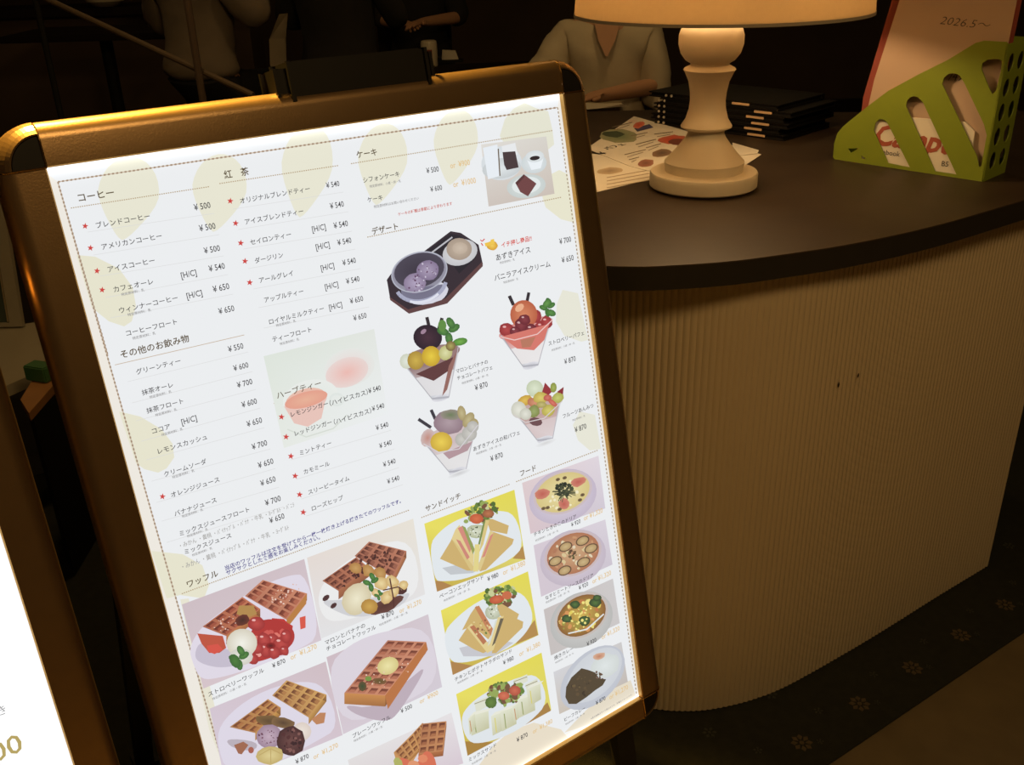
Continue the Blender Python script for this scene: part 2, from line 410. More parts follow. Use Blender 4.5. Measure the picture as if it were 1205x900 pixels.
bm = bmesh.new(); lbox(bm, 0.40, 0.424, -0.062, -0.040, -0.033, -0.005, bev=0.004); obj('hinge_end', bm, M['black'], hc)

# ---- flat print: shapes measured on the photograph, rectified onto the sheet
Q = [((53, 198), (0, 0)), ((658, 111), (W1, 0)), ((755, 817), (W1, H1)), ((301, 1086), (0, H1))]
def uv1(px, py):
    d = ray(px, py); t = (O1 - Vector((0, 0, CAM_H))).dot(SN) / d.dot(SN); q = Vector((0, 0, CAM_H)) + d * t - O1
    return q.dot(SU), -q.dot(SV)

class Print:
    """flat coloured shapes on the sheet; later shapes lie on earlier ones"""
    def __init__(s, L, uv=None, h0=0.0004):
        s.L = L; s.v = []; s.f = []; s.c = []; s.h = h0; s.uv = uv or uv1; s.t = []
    def raw(s, pts, cols, faces):
        s.h += 0.000008; k = len(s.v)
        for (u, v), c in zip(pts, cols): s.v.append(s.L(u, v, s.h)); s.c.append(c); s.t.append((u, v))
        for f in faces: s.f.append([k + i for i in f])
    def P(s, px, col, px_space=True, soft=0):
        for _ in range(soft):
            q = []
            for (x0, y0), (x1, y1) in zip(px, px[1:] + px[:1]): q += [(x0 * .75 + x1 * .25, y0 * .75 + y1 * .25), (x0 * .25 + x1 * .75, y0 * .25 + y1 * .75)]
            px = q
        pts = [s.uv(*p) if px_space else p for p in px]; s.raw(pts, [lin(col)] * len(pts), [list(range(len(pts)))])
    def grad(s, px, cols):
        s.raw([s.uv(*p) for p in px], [lin(c) for c in cols], [list(range(len(px)))])
    def E(s, cx, cy, rx, ry, rot=0.0, col=(255, 255, 255), edge=None, n=20, a0=0, a1=360, jit=0.0):
        edge = edge or col; cr_, sr = math.cos(R(rot)), math.sin(R(rot)); px = [(cx, cy)]
        for i in range(n):
            a = R(a0 + (a1 - a0) * i / n); k = 1 + (rnd.random() - .5) * 2 * jit
            x, y = rx * k * math.cos(a), ry * k * math.sin(a); px.append((cx + x * cr_ - y * sr, cy + x * sr + y * cr_))
        s.raw([s.uv(*p) for p in px], [lin(col)] + [lin(edge)] * n, [[0, i + 1, (i + 1) % n + 1] for i in range(n)])
    def line(s, pts, w, col):
        for a, b in zip(pts, pts[1:]):
            dx, dy = b[0] - a[0], b[1] - a[1]; l = math.hypot(dx, dy) or 1; nx, ny = -dy / l * w / 2, dx / l * w / 2
            s.P([(a[0] + nx, a[1] + ny), (b[0] + nx, b[1] + ny), (b[0] - nx, b[1] - ny), (a[0] - nx, a[1] - ny)], col); s.h -= 0.000008
        s.h += 0.000008
    def dash(s, a, b, w, col, n, fill=0.6):
        for i in range(n):
            t0 = i / n; t1 = (i + fill) / n
            s.line([(a[0] + (b[0] - a[0]) * t, a[1] + (b[1] - a[1]) * t) for t in (t0, t1)], w, col); s.h -= 0.000008
        s.h += 0.000008
    def specks(s, cx, cy, rx, ry, rot, n, r, cols):
        for _ in range(n):
            a = rnd.random() * 2 * PI; k = math.sqrt(rnd.random()); x, y = rx * k * math.cos(a), ry * k * math.sin(a)
            c_, s_ = math.cos(R(rot)), math.sin(R(rot)); q = r * (0.5 + rnd.random())
            s.E(cx + x * c_ - y * s_, cy + x * s_ + y * c_, q, q * (0.5 + rnd.random() * .5), rnd.random() * 180, rnd.choice(cols), n=6)
    def build(s, name, parent, m, label=None, wash=0.0):
        if wash: s.c = [tuple(x * (1 - wash) + y * wash for x, y in zip(c, (0.72, 0.70, 0.70))) for c in s.c]
        me = bpy.data.meshes.new(name); I = inv(parent); me.from_pydata([I @ p for p in s.v], [], s.f)
        at_ = me.color_attributes.new('Col', 'FLOAT_COLOR', 'POINT')
        at_.data.foreach_set('color', [x for c in s.c for x in (*c, 1.0)])
        ul = me.uv_layers.new(name='UVMap')
        ul.data.foreach_set('uv', [x for l in me.loops for x in s.t[l.vertex_index]])
        me.materials.append(m); o = bpy.data.objects.new(name, me); C.objects.link(o); o.parent = parent
        return tag(o, label)

TX = {}
def glyphs(s, off):
    if (s, off) not in TX:
        cu = bpy.data.curves.new('t', 'FONT'); cu.body = s; cu.size = 1; cu.resolution_u = 2; cu.offset = off
        o = bpy.data.objects.new('t', cu); me = bpy.data.meshes.new_from_object(o)
        V = [(v.co.x, v.co.y) for v in me.vertices]; Fc = [list(p.vertices) for p in me.polygons]
        bpy.data.objects.remove(o); bpy.data.curves.remove(cu); bpy.data.meshes.remove(me)
        x0 = min(v[0] for v in V); x1 = max(v[0] for v in V); TX[(s, off)] = (V, Fc, x0, x1)
    return TX[(s, off)]
def text(pr, s, a, b, col=(72, 70, 72), off=0.004, hs=1.0, uvd=False):
    V, Fc, x0, x1 = glyphs(s, off)
    ua, ub = (a, b) if uvd else (pr.uv(*a), pr.uv(*b)); k = (ub[0] - ua[0]) / (x1 - x0); vm = (ua[1] + ub[1]) / 2
    pr.raw([(ua[0] + (x - x0) * k, vm - y * k * hs) for x, y in V], [lin(col)] * len(V), Fc); pr.h -= 0.000008

def put(name, s_, a, b, col=(70, 68, 70), off=0.007, hs=1.0):
    q = Print(L1, h0=0.0007); text(q, s_, a, b, col, off, hs); q.build(name, poster, P1)

# the white sheet
sh = Print(L1, h0=0.0)
def sheet(pr, W, Hh, c):
    pr.raw([(-0.012, -0.012), (W, -0.012), (W, Hh), (-0.012, Hh)], [lin(c)] * 4, [[0, 3, 2, 1]])
sheet(sh, W1, H1, (236, 238, 240)); poster = sh.build('menu_poster', sg, P1, 'white backlit menu sheet with drinks, desserts, waffles and sandwiches')
s2 = Print(L2, h0=0.0); sheet(s2, 0.6, 0.80, (246, 246, 246)); poster2 = s2.build('menu_poster', sg2, P2, 'overexposed white backlit sheet')
def uv2(px, py):
    d = ray(px, py); t = (O2 - Vector((0, 0, CAM_H))).dot(SN) / d.dot(SN); q = Vector((0, 0, CAM_H)) + d * t - O2
    return q.dot(SU), -q.dot(SV)
t2 = Print(L2, uv=uv2); a = uv2(27, 868 + 10)
text(t2, '¥500', (a[0] - 0.058, a[1] + .004), (a[0], a[1] + .004), (168, 150, 92), 0.01, uvd=True); b = uv2(8, 838)
text(t2, '付き', (b[0] - 0.02, b[1]), (b[0], b[1]), (150, 150, 150), uvd=True)
t2.build('printed_text', poster2, P2)

# pale leaves behind the text
def lfP(px, col):
    q = Print(L1, h0=0.0002); q.P(px, mixw(col)); q.build('leaf_shape', poster, P1)
def mixw(c): return tuple(x * .62 + y * .38 for x, y in zip(c, (233, 234, 232)))
def leaf(cx, cy, w, h, tip=0.42, col=(228, 226, 194), flip=1, rot=8):
    px = []
    for i in range(28):
        a = 2 * PI * i / 28; x = math.sin(a) * w; y = -math.cos(a) * h
        if y * flip > 0: x *= 1 - tip * (abs(y) / h) ** 1.5; y *= 1 + tip * .6 * (1 - abs(x) / w)
        c_, s_ = math.cos(R(rot)), math.sin(R(rot)); px.append((cx + x * c_ - y * s_, cy + x * s_ + y * c_))
    lfP(px, col)
CREAM = (229, 224, 190)
for a in ((151, 228, 36, 44), (258, 222, 32, 41), (361, 195, 30, 49), (450, 188, 29, 43), (536, 168, 26, 40)): leaf(*a, col=(231, 227, 198))
lfP([(588, 160), (594, 140), (604, 128), (617, 121), (630, 127), (645, 131), (650, 153), (652, 170), (640, 180), (620, 185), (600, 180)], (226, 224, 196))
lfP([(90, 300), (112, 302), (140, 316), (156, 338), (160, 360), (155, 378), (146, 384), (128, 378), (108, 362)], CREAM)
lfP([(140, 484), (165, 490), (190, 505), (203, 522), (205, 538), (196, 551), (186, 556), (170, 552), (160, 545)], CREAM)
lfP([(178, 648), (215, 652), (238, 665), (246, 688), (240, 704), (212, 700), (196, 704)], CREAM)
lfP([(646, 206), (658, 200), (668, 205), (676, 262), (660, 258), (642, 244), (636, 225)], (231, 226, 190))
lfP([(662, 341), (680, 345), (692, 400), (684, 402), (664, 395), (654, 378), (655, 358)], (230, 228, 205))
lfP([(682, 484), (700, 488), (707, 528), (694, 530), (680, 518), (674, 500)], (230, 228, 205))
lfP([(212, 705), (222, 704), (262, 870), (276, 900), (262, 900), (246, 858)], (230, 224, 196))
lfP([(560, 905), (580, 878), (600, 860), (628, 850), (660, 858), (672, 872), (640, 896), (620, 910)], (232, 214, 182))
lfP([(664, 862), (690, 835), (716, 812), (742, 800), (748, 818), (700, 850)], (226, 210, 180))

for q in ([(50, 200), (68, 214), (264, 905), (246, 905)], [(656, 126.5), (658.5, 111), (755, 817), (749, 818)], [(570, 915), (749, 818), (756, 818), (640, 900), (600, 930)]):
    mg = Print(L1, h0=0.0001); mg.P(q, (238, 233, 224)); mg.build('cream_margin', poster, P1)
rl = Print(L1, h0=0.0003)
BR = (176, 150, 130)
def frame_line(a, b, n): rl.line([a, b], 1.3, (200, 182, 162)); rl.dash(a, b, 2.0, (164, 140, 118), n, 0.5)
frame_line((68, 214), (656, 126.5), 120); frame_line((68, 214), (127, 418.7), 45); frame_line((127, 418.7), (186.7, 676.7), 0 + 55) if False else None
frame_line((68, 214), (264, 905), 150)
rl.dash((656, 126.5), (749, 818), 1.3, (170, 150, 126), 150, 0.55)
for a, b in (((83.3, 244.8), (246.8, 219.5)), ((258, 216), (398.7, 194.7)), ((412.8, 192.6), (650.7, 153.5)), ((432, 279), (661, 231.9)),
             ((213.8, 698.4), (482, 599.7)), ((495.6, 608.9), (600.4, 569.3)), ((607.1, 566.7), (704, 529.3))):
    rl.dash(a, b, 1.2, (182, 160, 128), int(math.hypot(b[0] - a[0], b[1] - a[1]) / 2.6), 0.6)
for a, b in (((135, 429.3), (287.3, 394)), ((321.7, 474.8), (447.4, 440.7))): rl.line([a, b], 0.8, (200, 180, 158))
HAIR = (218, 218, 218)
for a, b in (((103, 273), (252, 251)), ((110, 300), (258, 276)), ((117, 325), (263, 301)), ((124, 350), (268, 323)), ((130, 374), (274, 346)),
             ((274, 246), (404, 226)), ((280, 270), (410, 249)), ((286, 293), (414, 272)), ((292, 316), (418, 293)), ((298, 340), (424, 316)), ((304, 362), (428, 338)), ((310, 386), (434, 361)),
             ((150, 449), (292, 414)), ((155, 474), (297, 437)), ((160, 495), (301, 458)), ((166, 519), (306, 480)), ((172, 541), (311, 503)), ((178, 566), (318, 528)), ((184, 591), (324, 551)), ((190, 613), (328, 573)), ((196, 638), (334, 596)),
             ((342, 541), (460, 506)), ((348, 564), (464, 528)), ((354, 587), (469, 550)), ((360, 607), (474, 570))):
    rl.line([a, b], 0.5, HAIR)
rl.build('ruled_lines', poster, P1, 'brown dotted border and rules')

HD = (92, 76, 52)
tx = Print(L1, h0=0.0007)
head = [('コーヒー', (92.7, 236.5), (134.8, 230.7)), ('紅　茶', (264, 209.3), (293.3, 205.5)), ('その他のお飲み物', (142, 419.2), (223.3, 403)), ('ケーキ', (419.8, 186), (443.7, 182)),
        ('デザート', (437.9, 275.4), (468.6, 269.8)), ('サンドイッチ', (500.7, 601), (542.2, 586.2)), ('フード', (612.2, 560), (630.7, 553)), ('ワッフル', (220.4, 690), (257.3, 677.8)), ('ハーブティー', (326, 468.5), (378, 454.2))]
for s, a, b in head: put('heading_text', s, a, b, HD, 0.014 if s[0] != 'ハ' else 0.004)

tx = Print(L1, h0=0.0007)
items = [('ブレンドコーヒー', 113.5, 268, 176.7, 257.3), ('アメリカンコーヒー', 119.9, 293, 190.8, 280.8), ('アイスコーヒー', 127.3, 319.6, 182.5, 309.6), ('カフェオーレ', 134, 343.2, 180.7, 334.1),
         ('ウィンナーコーヒー', 140.7, 367.6, 209.5, 353.6), ('コーヒーフロート', 148.7, 394.4, 208.7, 381.5),
         ('オリジナルブレンドティー', 282.7, 239, 364.8, 224.8), ('アイスブレンドティー', 288.5, 263.4, 357.3, 251.5), ('セイロンティー', 294.7, 287.8, 342.7, 278.4), ('ダージリン', 300, 309.4, 333.3, 302.6),
         ('アールグレイ', 305.3, 332.4, 345.3, 324), ('アップルティー', 311.2, 355.2, 357.3, 345.5), ('ロイヤルミルクティー', 316.8, 380.6, 381.3, 366), ('ティーフロート', 320.8, 402, 366.7, 390),
         ('グリーンティー', 160.7, 440.5, 212.7, 426.7), ('抹茶オーレ', 167.3, 464.4, 204, 455.3), ('抹茶フロート', 172.7, 485.6, 216, 474.5), ('ココア', 179.3, 510, 200.7, 504),
         ('レモンスカッシュ', 186, 532.6, 244, 517.3), ('クリームソーダ', 193.3, 560, 243.3, 545.5), ('オレンジジュース', 201.3, 583.8, 258.7, 567.2), ('バナナジュース', 205.3, 606, 255.3, 591.2),
         ('ミックスジュースフロート', 211.3, 628.6, 294, 603), ('ミックスジュース', 217.3, 650.6, 272.7, 633),
         ('レモンジンガー', 342.5, 489.8, 386, 477.4), ('（ハイビスカス）', 388, 476.8, 433, 464), ('レッドジンガー', 347, 512, 390.5, 499.4), ('（ハイビスカス）', 393, 498.6, 437, 485.8),
         ('ミントティー', 353, 535, 390, 523.6), ('カモミール', 357.5, 557.4, 388, 547.6), ('スリーピータイム', 362.7, 580.6, 411.3, 565.6), ('ローズヒップ', 367, 600, 404, 588),
         ('シフォンケーキ', 427.7, 215.4, 470, 206.6), ('ケーキ', 432.6, 238.4, 450.2, 234.4),
         ('あずきアイス', 583.6, 305.6, 624.2, 297.4), ('バニラアイスクリーム', 581.7, 329, 647.7, 314.4), ('ストロベリーパフェ', 645.2, 405.8, 687.2, 394.4),
         ('マロンとバナナの', 536.6, 438.6, 574, 427.6), ('チョコレートパフェ', 537.8, 446.4, 579.4, 434.6), ('あずきアイスの和パフェ', 556.7, 529.6, 611.6, 511.6), ('フルーツあんみつ', 662.2, 491.6, 698.2, 479.2),
         ('ストロベリーワッフル', 245, 818, 311, 791.2), ('マロンとバナナの', 382.4, 757, 430, 738.6), ('チョコレートワッフル', 384, 764.6, 442.4, 740.6), ('プレーンワッフル', 415, 867.4, 459.6, 845.6),
         ('ベーコンエッグサンド', 517, 703.4, 569, 680.8), ('チキンとポテトサラダのサンド', 535, 800.4, 602.4, 768), ('ミックスサンド', 551.6, 895, 584, 878),
         ('チキンときのこのドリア', 628, 630.6, 678, 609.4), ('なすとミートソースのドリア', 641.6, 705, 698, 678.6), ('焼きカレー', 652, 775.4, 674.4, 765), ('ビーフカレー', 664, 848, 688.4, 834.6)]
for s, x0, y0, x1, y1 in items: put('item_text', s, (x0, y0), (x1, y1))

tx = Print(L1, h0=0.0007)
pr_ = [('¥500', 228.7, 247.5, 248.1, 244.8), ('¥500', 234.8, 272, 254, 269.3), ('¥500', 240.4, 298.1, 259.3, 295.5), ('¥540', 246, 319.2, 265, 316.5), ('¥650', 250.8, 343.2, 270.3, 340.5), ('¥650', 257.5, 369.3, 276.1, 366.1),
       ('¥550', 268.7, 413.6, 286.8, 410.4), ('[H/C]', 213.5, 327.2, 231.6, 324), ('[H/C]', 220.1, 351.2, 238.3, 348),
       ('¥540', 384, 221.3, 399.5, 218.9), ('¥540', 388.5, 245.6, 404.8, 243.2), ('¥540', 392.8, 268.8, 409.6, 266.1), ('¥540', 397.3, 288.8, 413.6, 285.6), ('¥540', 403.2, 312.3, 418.9, 309.3), ('¥540', 407.5, 334.1, 423.2, 330.9),
       ('¥650', 412, 357.3, 427.5, 354.1), ('¥650', 416, 377.3, 431.5, 373.9), ('[H/C]', 367.5, 272.8, 383.5, 270.1), ('[H/C]', 372, 294.1, 388, 290.7), ('[H/C]', 377.9, 318.7, 393.3, 315.2), ('[H/C]', 382.7, 340.8, 398.1, 337.3), ('[H/C]', 387.5, 364.5, 402.7, 361.3),
       ('¥600', 275, 436, 292.7, 432.7), ('¥700', 279.3, 456, 297.3, 452), ('¥600', 284.7, 479.3, 302.7, 475), ('[H/C]', 214, 499.3, 232, 495), ('¥650', 290.7, 502, 308.7, 497.3), ('¥700', 296.7, 528.7, 314.7, 524), ('¥650', 304, 550.7, 322, 545.3),
       ('¥650', 306.7, 571.3, 324.7, 566.7), ('¥700', 312.3, 594.7, 330.7, 589.3), ('¥650', 317.3, 615.3, 335, 610), ('¥540', 433.5, 462.4, 448.3, 459.2), ('¥540', 437.9, 483.5, 452.3, 479.7), ('¥540', 442.5, 506, 457, 502), ('¥540', 446.5, 527.4, 461, 523),
       ('¥540', 451, 549.4, 465.6, 544.7), ('¥540', 455.8, 569.3, 470, 564.4), ('¥500', 501.9, 204.2, 516.3, 201.6), ('¥600', 506.5, 225.8, 520.2, 223.3), ('¥700', 658.2, 287.3, 672, 284.5), ('¥650', 661, 309.5, 675, 306),
       ('¥870', 664, 428.5, 677.4, 424.6), ('¥870', 558.8, 458.9, 574, 455.4), ('¥870', 577.1, 542.2, 591.8, 538.2), ('¥870', 676.2, 508.4, 690, 504.4), ('¥870', 320.6, 785.5, 336, 779.6), ('¥870', 449, 728.5, 463.6, 723), ('¥870', 348, 898.6, 363.6, 891.5),
       ('¥500', 471.6, 838.4, 485, 833), ('¥980', 573.6, 684, 586.4, 678), ('¥980', 592, 782, 604.4, 776), ('¥870', 608, 873, 621, 866), ('¥920', 672, 619.6, 683, 615), ('¥920', 681, 694, 692, 688.6), ('¥920', 690.4, 760, 701.6, 754.6), ('¥870', 701, 829, 712.4, 823.6)]
for s, x0, y0, x1, y1 in pr_: put('price_text', s.replace('¥', '¥ '), (x0, y0), (x1, y1), hs=1.22)

tx = Print(L1, h0=0.0007); OR = (228, 196, 142)
for s, x0, y0, x1, y1 in [('or  ¥900', 529.8, 198, 553, 194.2), ('or  ¥1000', 533.3, 220, 560, 215.6), ('or  ¥1,270', 342, 775.5, 373, 763), ('or  ¥1,270', 470, 720.5, 496, 710.4), ('or  ¥1,270', 369, 892.5, 398, 879), ('or  ¥900', 494, 827.5, 515.6, 817),
                          ('or  ¥1,380', 592, 677, 618, 664), ('or  ¥1,380', 611, 772, 635.6, 759.5), ('or  ¥1,380', 627, 863, 650, 850), ('or ¥1,320', 687, 612.5, 709, 602.6), ('or ¥1,320', 697, 686.5, 719, 676), ('or ¥1,320', 708, 752, 729, 741), ('or ¥1,270', 717, 822, 739, 811)]:
    put('set_price_text', s, (x0, y0), (x1, y1), OR, 0.012, 1.2)

tx = Print(L1, h0=0.0007); G = (140, 138, 138); A1_ = '特定原材料：乳'; A2_ = '特定原材料：小麦・卵・乳'
for s, x0, y0, x1, y1 in [(A1_, 142.8, 347.6, 170, 342.7), (A1_, 150.3, 371.6, 178, 366), (A1_, 156, 399.2, 183.3, 393.4), (A1_, 324.8, 384.3, 348, 378.6), (A1_, 329.3, 406, 352, 400), (A1_, 176, 468.4, 202, 462), (A1_, 182.7, 489.4, 208.3, 483), (A1_, 190, 512.6, 215.3, 506),
                          (A1_, 202.7, 562.4, 229, 555), (A1_, 214, 608.4, 239.3, 601), (A1_, 220, 631.6, 245, 624), (A1_, 226, 654, 250, 646), ('・みかん ・黄桃 ・ﾊﾟｲﾅｯﾌﾟﾙ ・ﾊﾞﾅﾅ ・牛乳 ・ﾖｰｸﾞﾙﾄ ・ﾊﾞﾆﾗ', 211.7, 642.5, 346.7, 597.5),
                          ('・みかん ・黄桃 ・ﾊﾟｲﾅｯﾌﾟﾙ ・ﾊﾞﾅﾅ ・牛乳 ・ﾖｰｸﾞﾙﾄ', 214, 666, 340.7, 625.6), (A2_, 434.9, 221, 471.6, 214), ('特定原材料はお問い合わせください', 439.8, 244.4, 492.6, 235), (A1_, 588, 310.4, 605.5, 306.4), (A1_, 592.2, 333.6, 609.7, 329),
                          (A2_, 648.7, 412.6, 676.2, 405), (A2_, 543.2, 451.6, 574.7, 442.6), (A2_, 560, 534, 590, 525), (A1_, 673.3, 495.4, 688.4, 490), (A2_, 249.6, 822.6, 290.4, 806), (A2_, 446, 735.6, 480, 722), (A2_, 416, 872, 450.4, 856),
                          (A2_, 522, 707.4, 553, 694), (A2_, 538, 804, 568, 790), (A2_, 555, 899, 583.6, 884), (A2_, 629.6, 636, 657, 626), (A2_, 642, 709.6, 670, 696.6), (A2_, 653, 779.4, 675, 770), (A2_, 665, 851.6, 688, 841), ('※表示価格はすべて税込みです。写真はイメージです。', 695, 845.4, 744, 818.4)]:
    put('small_print', s, (x0, y0), (x1, y1), G if 'ﾊﾞﾅﾅ' not in s else (165, 163, 160), 0.008, 1.0 if 'ﾊﾞﾅﾅ' not in s else 1.3)

put('navy_note_text', '当店のワッフルは注文を受けてから一枚一枚焼き上げる焼きたてのワッフルです。', (264.4, 668.5), (472, 593), (74, 68, 140), 0.016)
put('navy_note_text', 'サクサクとした食感をお楽しみください。', (266, 674.8), (376.7, 635.2), (74, 68, 140), 0.016)
put('red_note_text', 'ケーキの種類は季節により変わります', (468.1, 253.2), (532, 241.6), (200, 84, 72), 0.012)
put('red_note_text', 'イチ押し商品!!', (589.9, 290), (625.7, 283.5), (214, 70, 58), 0.016)
for x, y in [(100, 266), (106.3, 291.7), (114, 318.7), (120, 341), (270.7, 236.5), (277, 262.7), (283, 285.9), (288, 307.2), (293.6, 332.3), (191, 584), (331, 490.4), (336.4, 513.8), (342, 536.6), (347, 559.8), (352.3, 581.7), (356.6, 602.5)]:
    st = Print(L1, h0=0.0007); st.P([(x + (4.0 if k % 2 == 0 else 1.7) * math.sin(PI * k / 5 + .1), y - (4.0 if k % 2 == 0 else 1.7) * math.cos(PI * k / 5 + .1)) for k in range(10)], (206, 74, 70)); st.build('star_mark', poster, P1)
# ---- the printed food photographs (flat print on the sheet)
def bil(q, s, t):
    (ax, ay), (bx, by), (cx, cy), (dx, dy) = q
    return (ax * (1 - s) * (1 - t) + bx * s * (1 - t) + cx * s * t + dx * (1 - s) * t, ay * (1 - s) * (1 - t) + by * s * (1 - t) + cy * s * t + dy * (1 - s) * t)
def mixc(a, b, t): return tuple(a[i] * (1 - t) + b[i] * t for i in range(3))
def waffle(p, q, nx, ny, th, ridge, pit, side, fan=True):
    """q: far-left, far-right, near-right, near-left corners of the top; th: thickness in pixels"""
    (a, b, c, d) = q
    def dn(v, k=1): return (v[0], v[1] + th * k)
    p.grad([d, c, dn(c), dn(d)], [side, side, mixc(side, (90, 50, 30), .35), mixc(side, (90, 50, 30), .25)])
    p.grad([c, b, dn(b), dn(c)], [mixc(side, (120, 60, 30), .25)] * 2 + [mixc(side, (70, 40, 25), .5)] * 2)
    p.grad(q, [mixc(ridge, (110, 60, 50), .25), ridge, ridge, mixc(ridge, (110, 60, 50), .15)])
    for i in range(nx):
        for j in range(ny):
            s0, s1 = (i + .16) / nx, (i + .86) / nx; t0, t1 = (j + .16) / ny, (j + .86) / ny
            k = rnd.random() * .25; c1 = mixc(pit, ridge, k)
            Qc = [bil(q, s0, t0), bil(q, s1, t0), bil(q, s1, t1), bil(q, s0, t1)]
            p.grad(Qc, [mixc(c1, (60, 25, 20), .55), mixc(c1, (60, 25, 20), .4), mixc(c1, ridge, .35), mixc(c1, ridge, .15)])
            m = [bil(q, s0 + (s1 - s0) * .3, t0 + (t1 - t0) * .45), bil(q, s0 + (s1 - s0) * .9, t0 + (t1 - t0) * .5), bil(q, s1, t1), bil(q, s0, t1)]
            p.P(m, mixc(c1, ridge, .35 + .2 * rnd.random()))
def bg(name, quad, cols, label):
    p = Print(L1, h0=0.0005); p.grad(quad, cols); p.nm = name; p.lb = label; return p
def done(p): p.build('food_photo', poster, P1, p.lb, 0.02)
def arc(p, cx, cy, rx, ry, rot, a0, a1, w, col, n=14):
    c_, s_ = math.cos(R(rot)), math.sin(R(rot)); P_ = []
    for i in range(n + 1):
        t = R(a0 + (a1 - a0) * i / n); x, y = rx * math.cos(t), ry * math.sin(t); P_.append((cx + x * c_ - y * s_, cy + x * s_ + y * c_))
    p.line(P_, w, col)
def mint(p, x, y, s):
    for dx, dy, r in ((-.7, 0, 20), (.6, -.4, -30), (0, .8, 80), (.2, -1, 60)):
        p.E(x + dx * s, y + dy * s, s * .75, s * .45, r, (92, 142, 70), (58, 104, 50), n=10)
def berry(p, x, y, r, c=(184, 62, 58)):
    p.E(x, y, r, r * .85, rnd.random() * 90, mixc(c, (225, 130, 120), .22), mixc(c, (90, 20, 26), .28), n=12, jit=.08)
    p.E(x - r * .3, y - r * .4, r * .25, r * .15, 0, mixc(c, (255, 230, 225), .7), n=6)
PK = (214, 198, 205); PW = (222, 214, 226)
# strawberry waffle
p = bg('', [(213.8, 711), (357.8, 657.5), (378, 753), (239, 810)], [(206, 190, 196), (208, 192, 198), (214, 200, 208), (214, 196, 202)], 'printed photo of two waffles with strawberries and cream')
p.P([(227, 781), (222, 762), (236, 738), (262, 718), (300, 692), (340, 676), (361, 676), (377, 748), (352, 764), (300, 785), (260, 797), (236, 800)], (224, 217, 230), soft=2)
p.P([(228, 774), (240, 782), (262, 786), (290, 780), (292, 770), (245, 758), (233, 756)], (198, 190, 206), soft=2)
p.P([(232, 745), (237, 757), (246, 768), (258, 768), (266, 762), (262, 748)], (190, 84, 62))
waffle(p, [(288, 701), (309, 682), (361, 698), (337, 729)], 4, 4, 8, (202, 134, 104), (150, 70, 52), (190, 130, 72))
p.P([(337, 729), (361, 698), (360, 710), (338, 738)], (186, 126, 66))
waffle(p, [(238, 737), (285, 702), (306, 716), (266, 748)], 4, 3, 10, (192, 116, 84), (136, 56, 44), (192, 122, 74))
p.P([(281, 712), (298, 712), (302, 722), (290, 727), (278, 722)], (178, 138, 78))
p.E(285, 729, 9, 6, -25, (70, 40, 32), (104, 52, 40), n=10, jit=.15)
p.specks(338, 700, 20, 12, -20, 26, 1.0, [(236, 205, 190), (224, 180, 160)])
p.specks(262, 735, 20, 8, -30, 16, .9, [(236, 205, 190)])
p.P([(243, 759), (256, 757), (262, 764), (252, 769), (244, 766)], (214, 84, 70))
p.P([(352, 726), (359, 724), (359, 738), (353, 740)], (216, 88, 72))
p.E(327, 742, 17, 15, 0, (205, 72, 62), (188, 56, 52), n=16, jit=.12)
p.E(327, 742, 8, 6, 30, (232, 205, 208), (214, 110, 100), n=10)
p.P([(294, 742), (306, 728), (330, 728), (346, 740), (346, 756), (330, 768), (312, 776), (292, 780), (288, 766)], (176, 54, 50), soft=2); p.specks(316, 755, 24, 18, -20, 26, 4, [(206, 90, 82), (160, 50, 52), (222, 120, 108), (234, 160, 150)])
for x, y, r in ((301, 733, 10), (320, 753, 9), (330, 757, 10), (336, 748, 8), (310, 752, 9), (312, 764, 9), (296, 774, 8), (322, 767, 8), (334, 765, 6), (302, 762, 8)): berry(p, x, y, r)
p.E(318, 759, 6, 4, 0, (84, 20, 22), (150, 40, 38), n=8)
p.E(284, 756, 18, 17, -10, (243, 242, 232), (214, 208, 190), n=20); p.E(283, 772, 14, 10, 0, (232, 232, 222), (208, 206, 196), n=14)
mint(p, 281, 774, 9); p.E(276, 777, 9, 6, 60, (78, 126, 58), (60, 104, 50), n=10)
done(p)
# marron banana chocolate waffle
p = bg('', [(361, 656), (486, 610), (500, 699), (378, 751)], [(228, 218, 212), (232, 226, 214), (228, 226, 226), (226, 226, 228)], 'printed photo of chocolate waffle with banana, chestnut and cream')
p.P([(372, 700), (390, 672), (440, 640), (484, 634), (496, 690), (470, 712), (400, 732), (380, 728)], (236, 236, 236), soft=2)
p.P([(376, 706), (392, 718), (420, 728), (470, 716), (485, 696), (470, 700), (400, 706)], (208, 208, 212), soft=2)
waffle(p, [(417, 654), (434, 637), (478, 648), (462, 680)], 4, 4, 8, (186, 122, 96), (110, 62, 50), (182, 120, 84))
waffle(p, [(379, 683), (419, 655), (434, 668), (398, 695)], 4, 3, 10, (182, 116, 88), (104, 56, 46), (170, 108, 76))
p.specks(440, 662, 22, 14, -20, 30, 1.6, [(70, 38, 34), (84, 46, 38)]); p.specks(408, 680, 16, 8, -20, 14, 1.4, [(70, 38, 34)])
for x, y, r in ((383, 703, 5), (392, 712, 4.5)): p.E(x, y, r, r * .6, -40, (72, 42, 44), (84, 54, 52), n=8)
p.E(452, 712, 22, 8, -25, (84, 50, 44), (104, 66, 58), n=16, jit=.15)
p.E(472, 694, 7, 5, -20, (80, 46, 44), n=8)
p.E(419, 704, 16, 20, 30, (238, 232, 204), (212, 200, 166), n=18, jit=.04)
for x, y in ((418, 668), (433, 671), (447, 675)): p.E(x, y, 8, 7, 40, (200, 158, 98), (176, 128, 70), n=8, jit=.15)
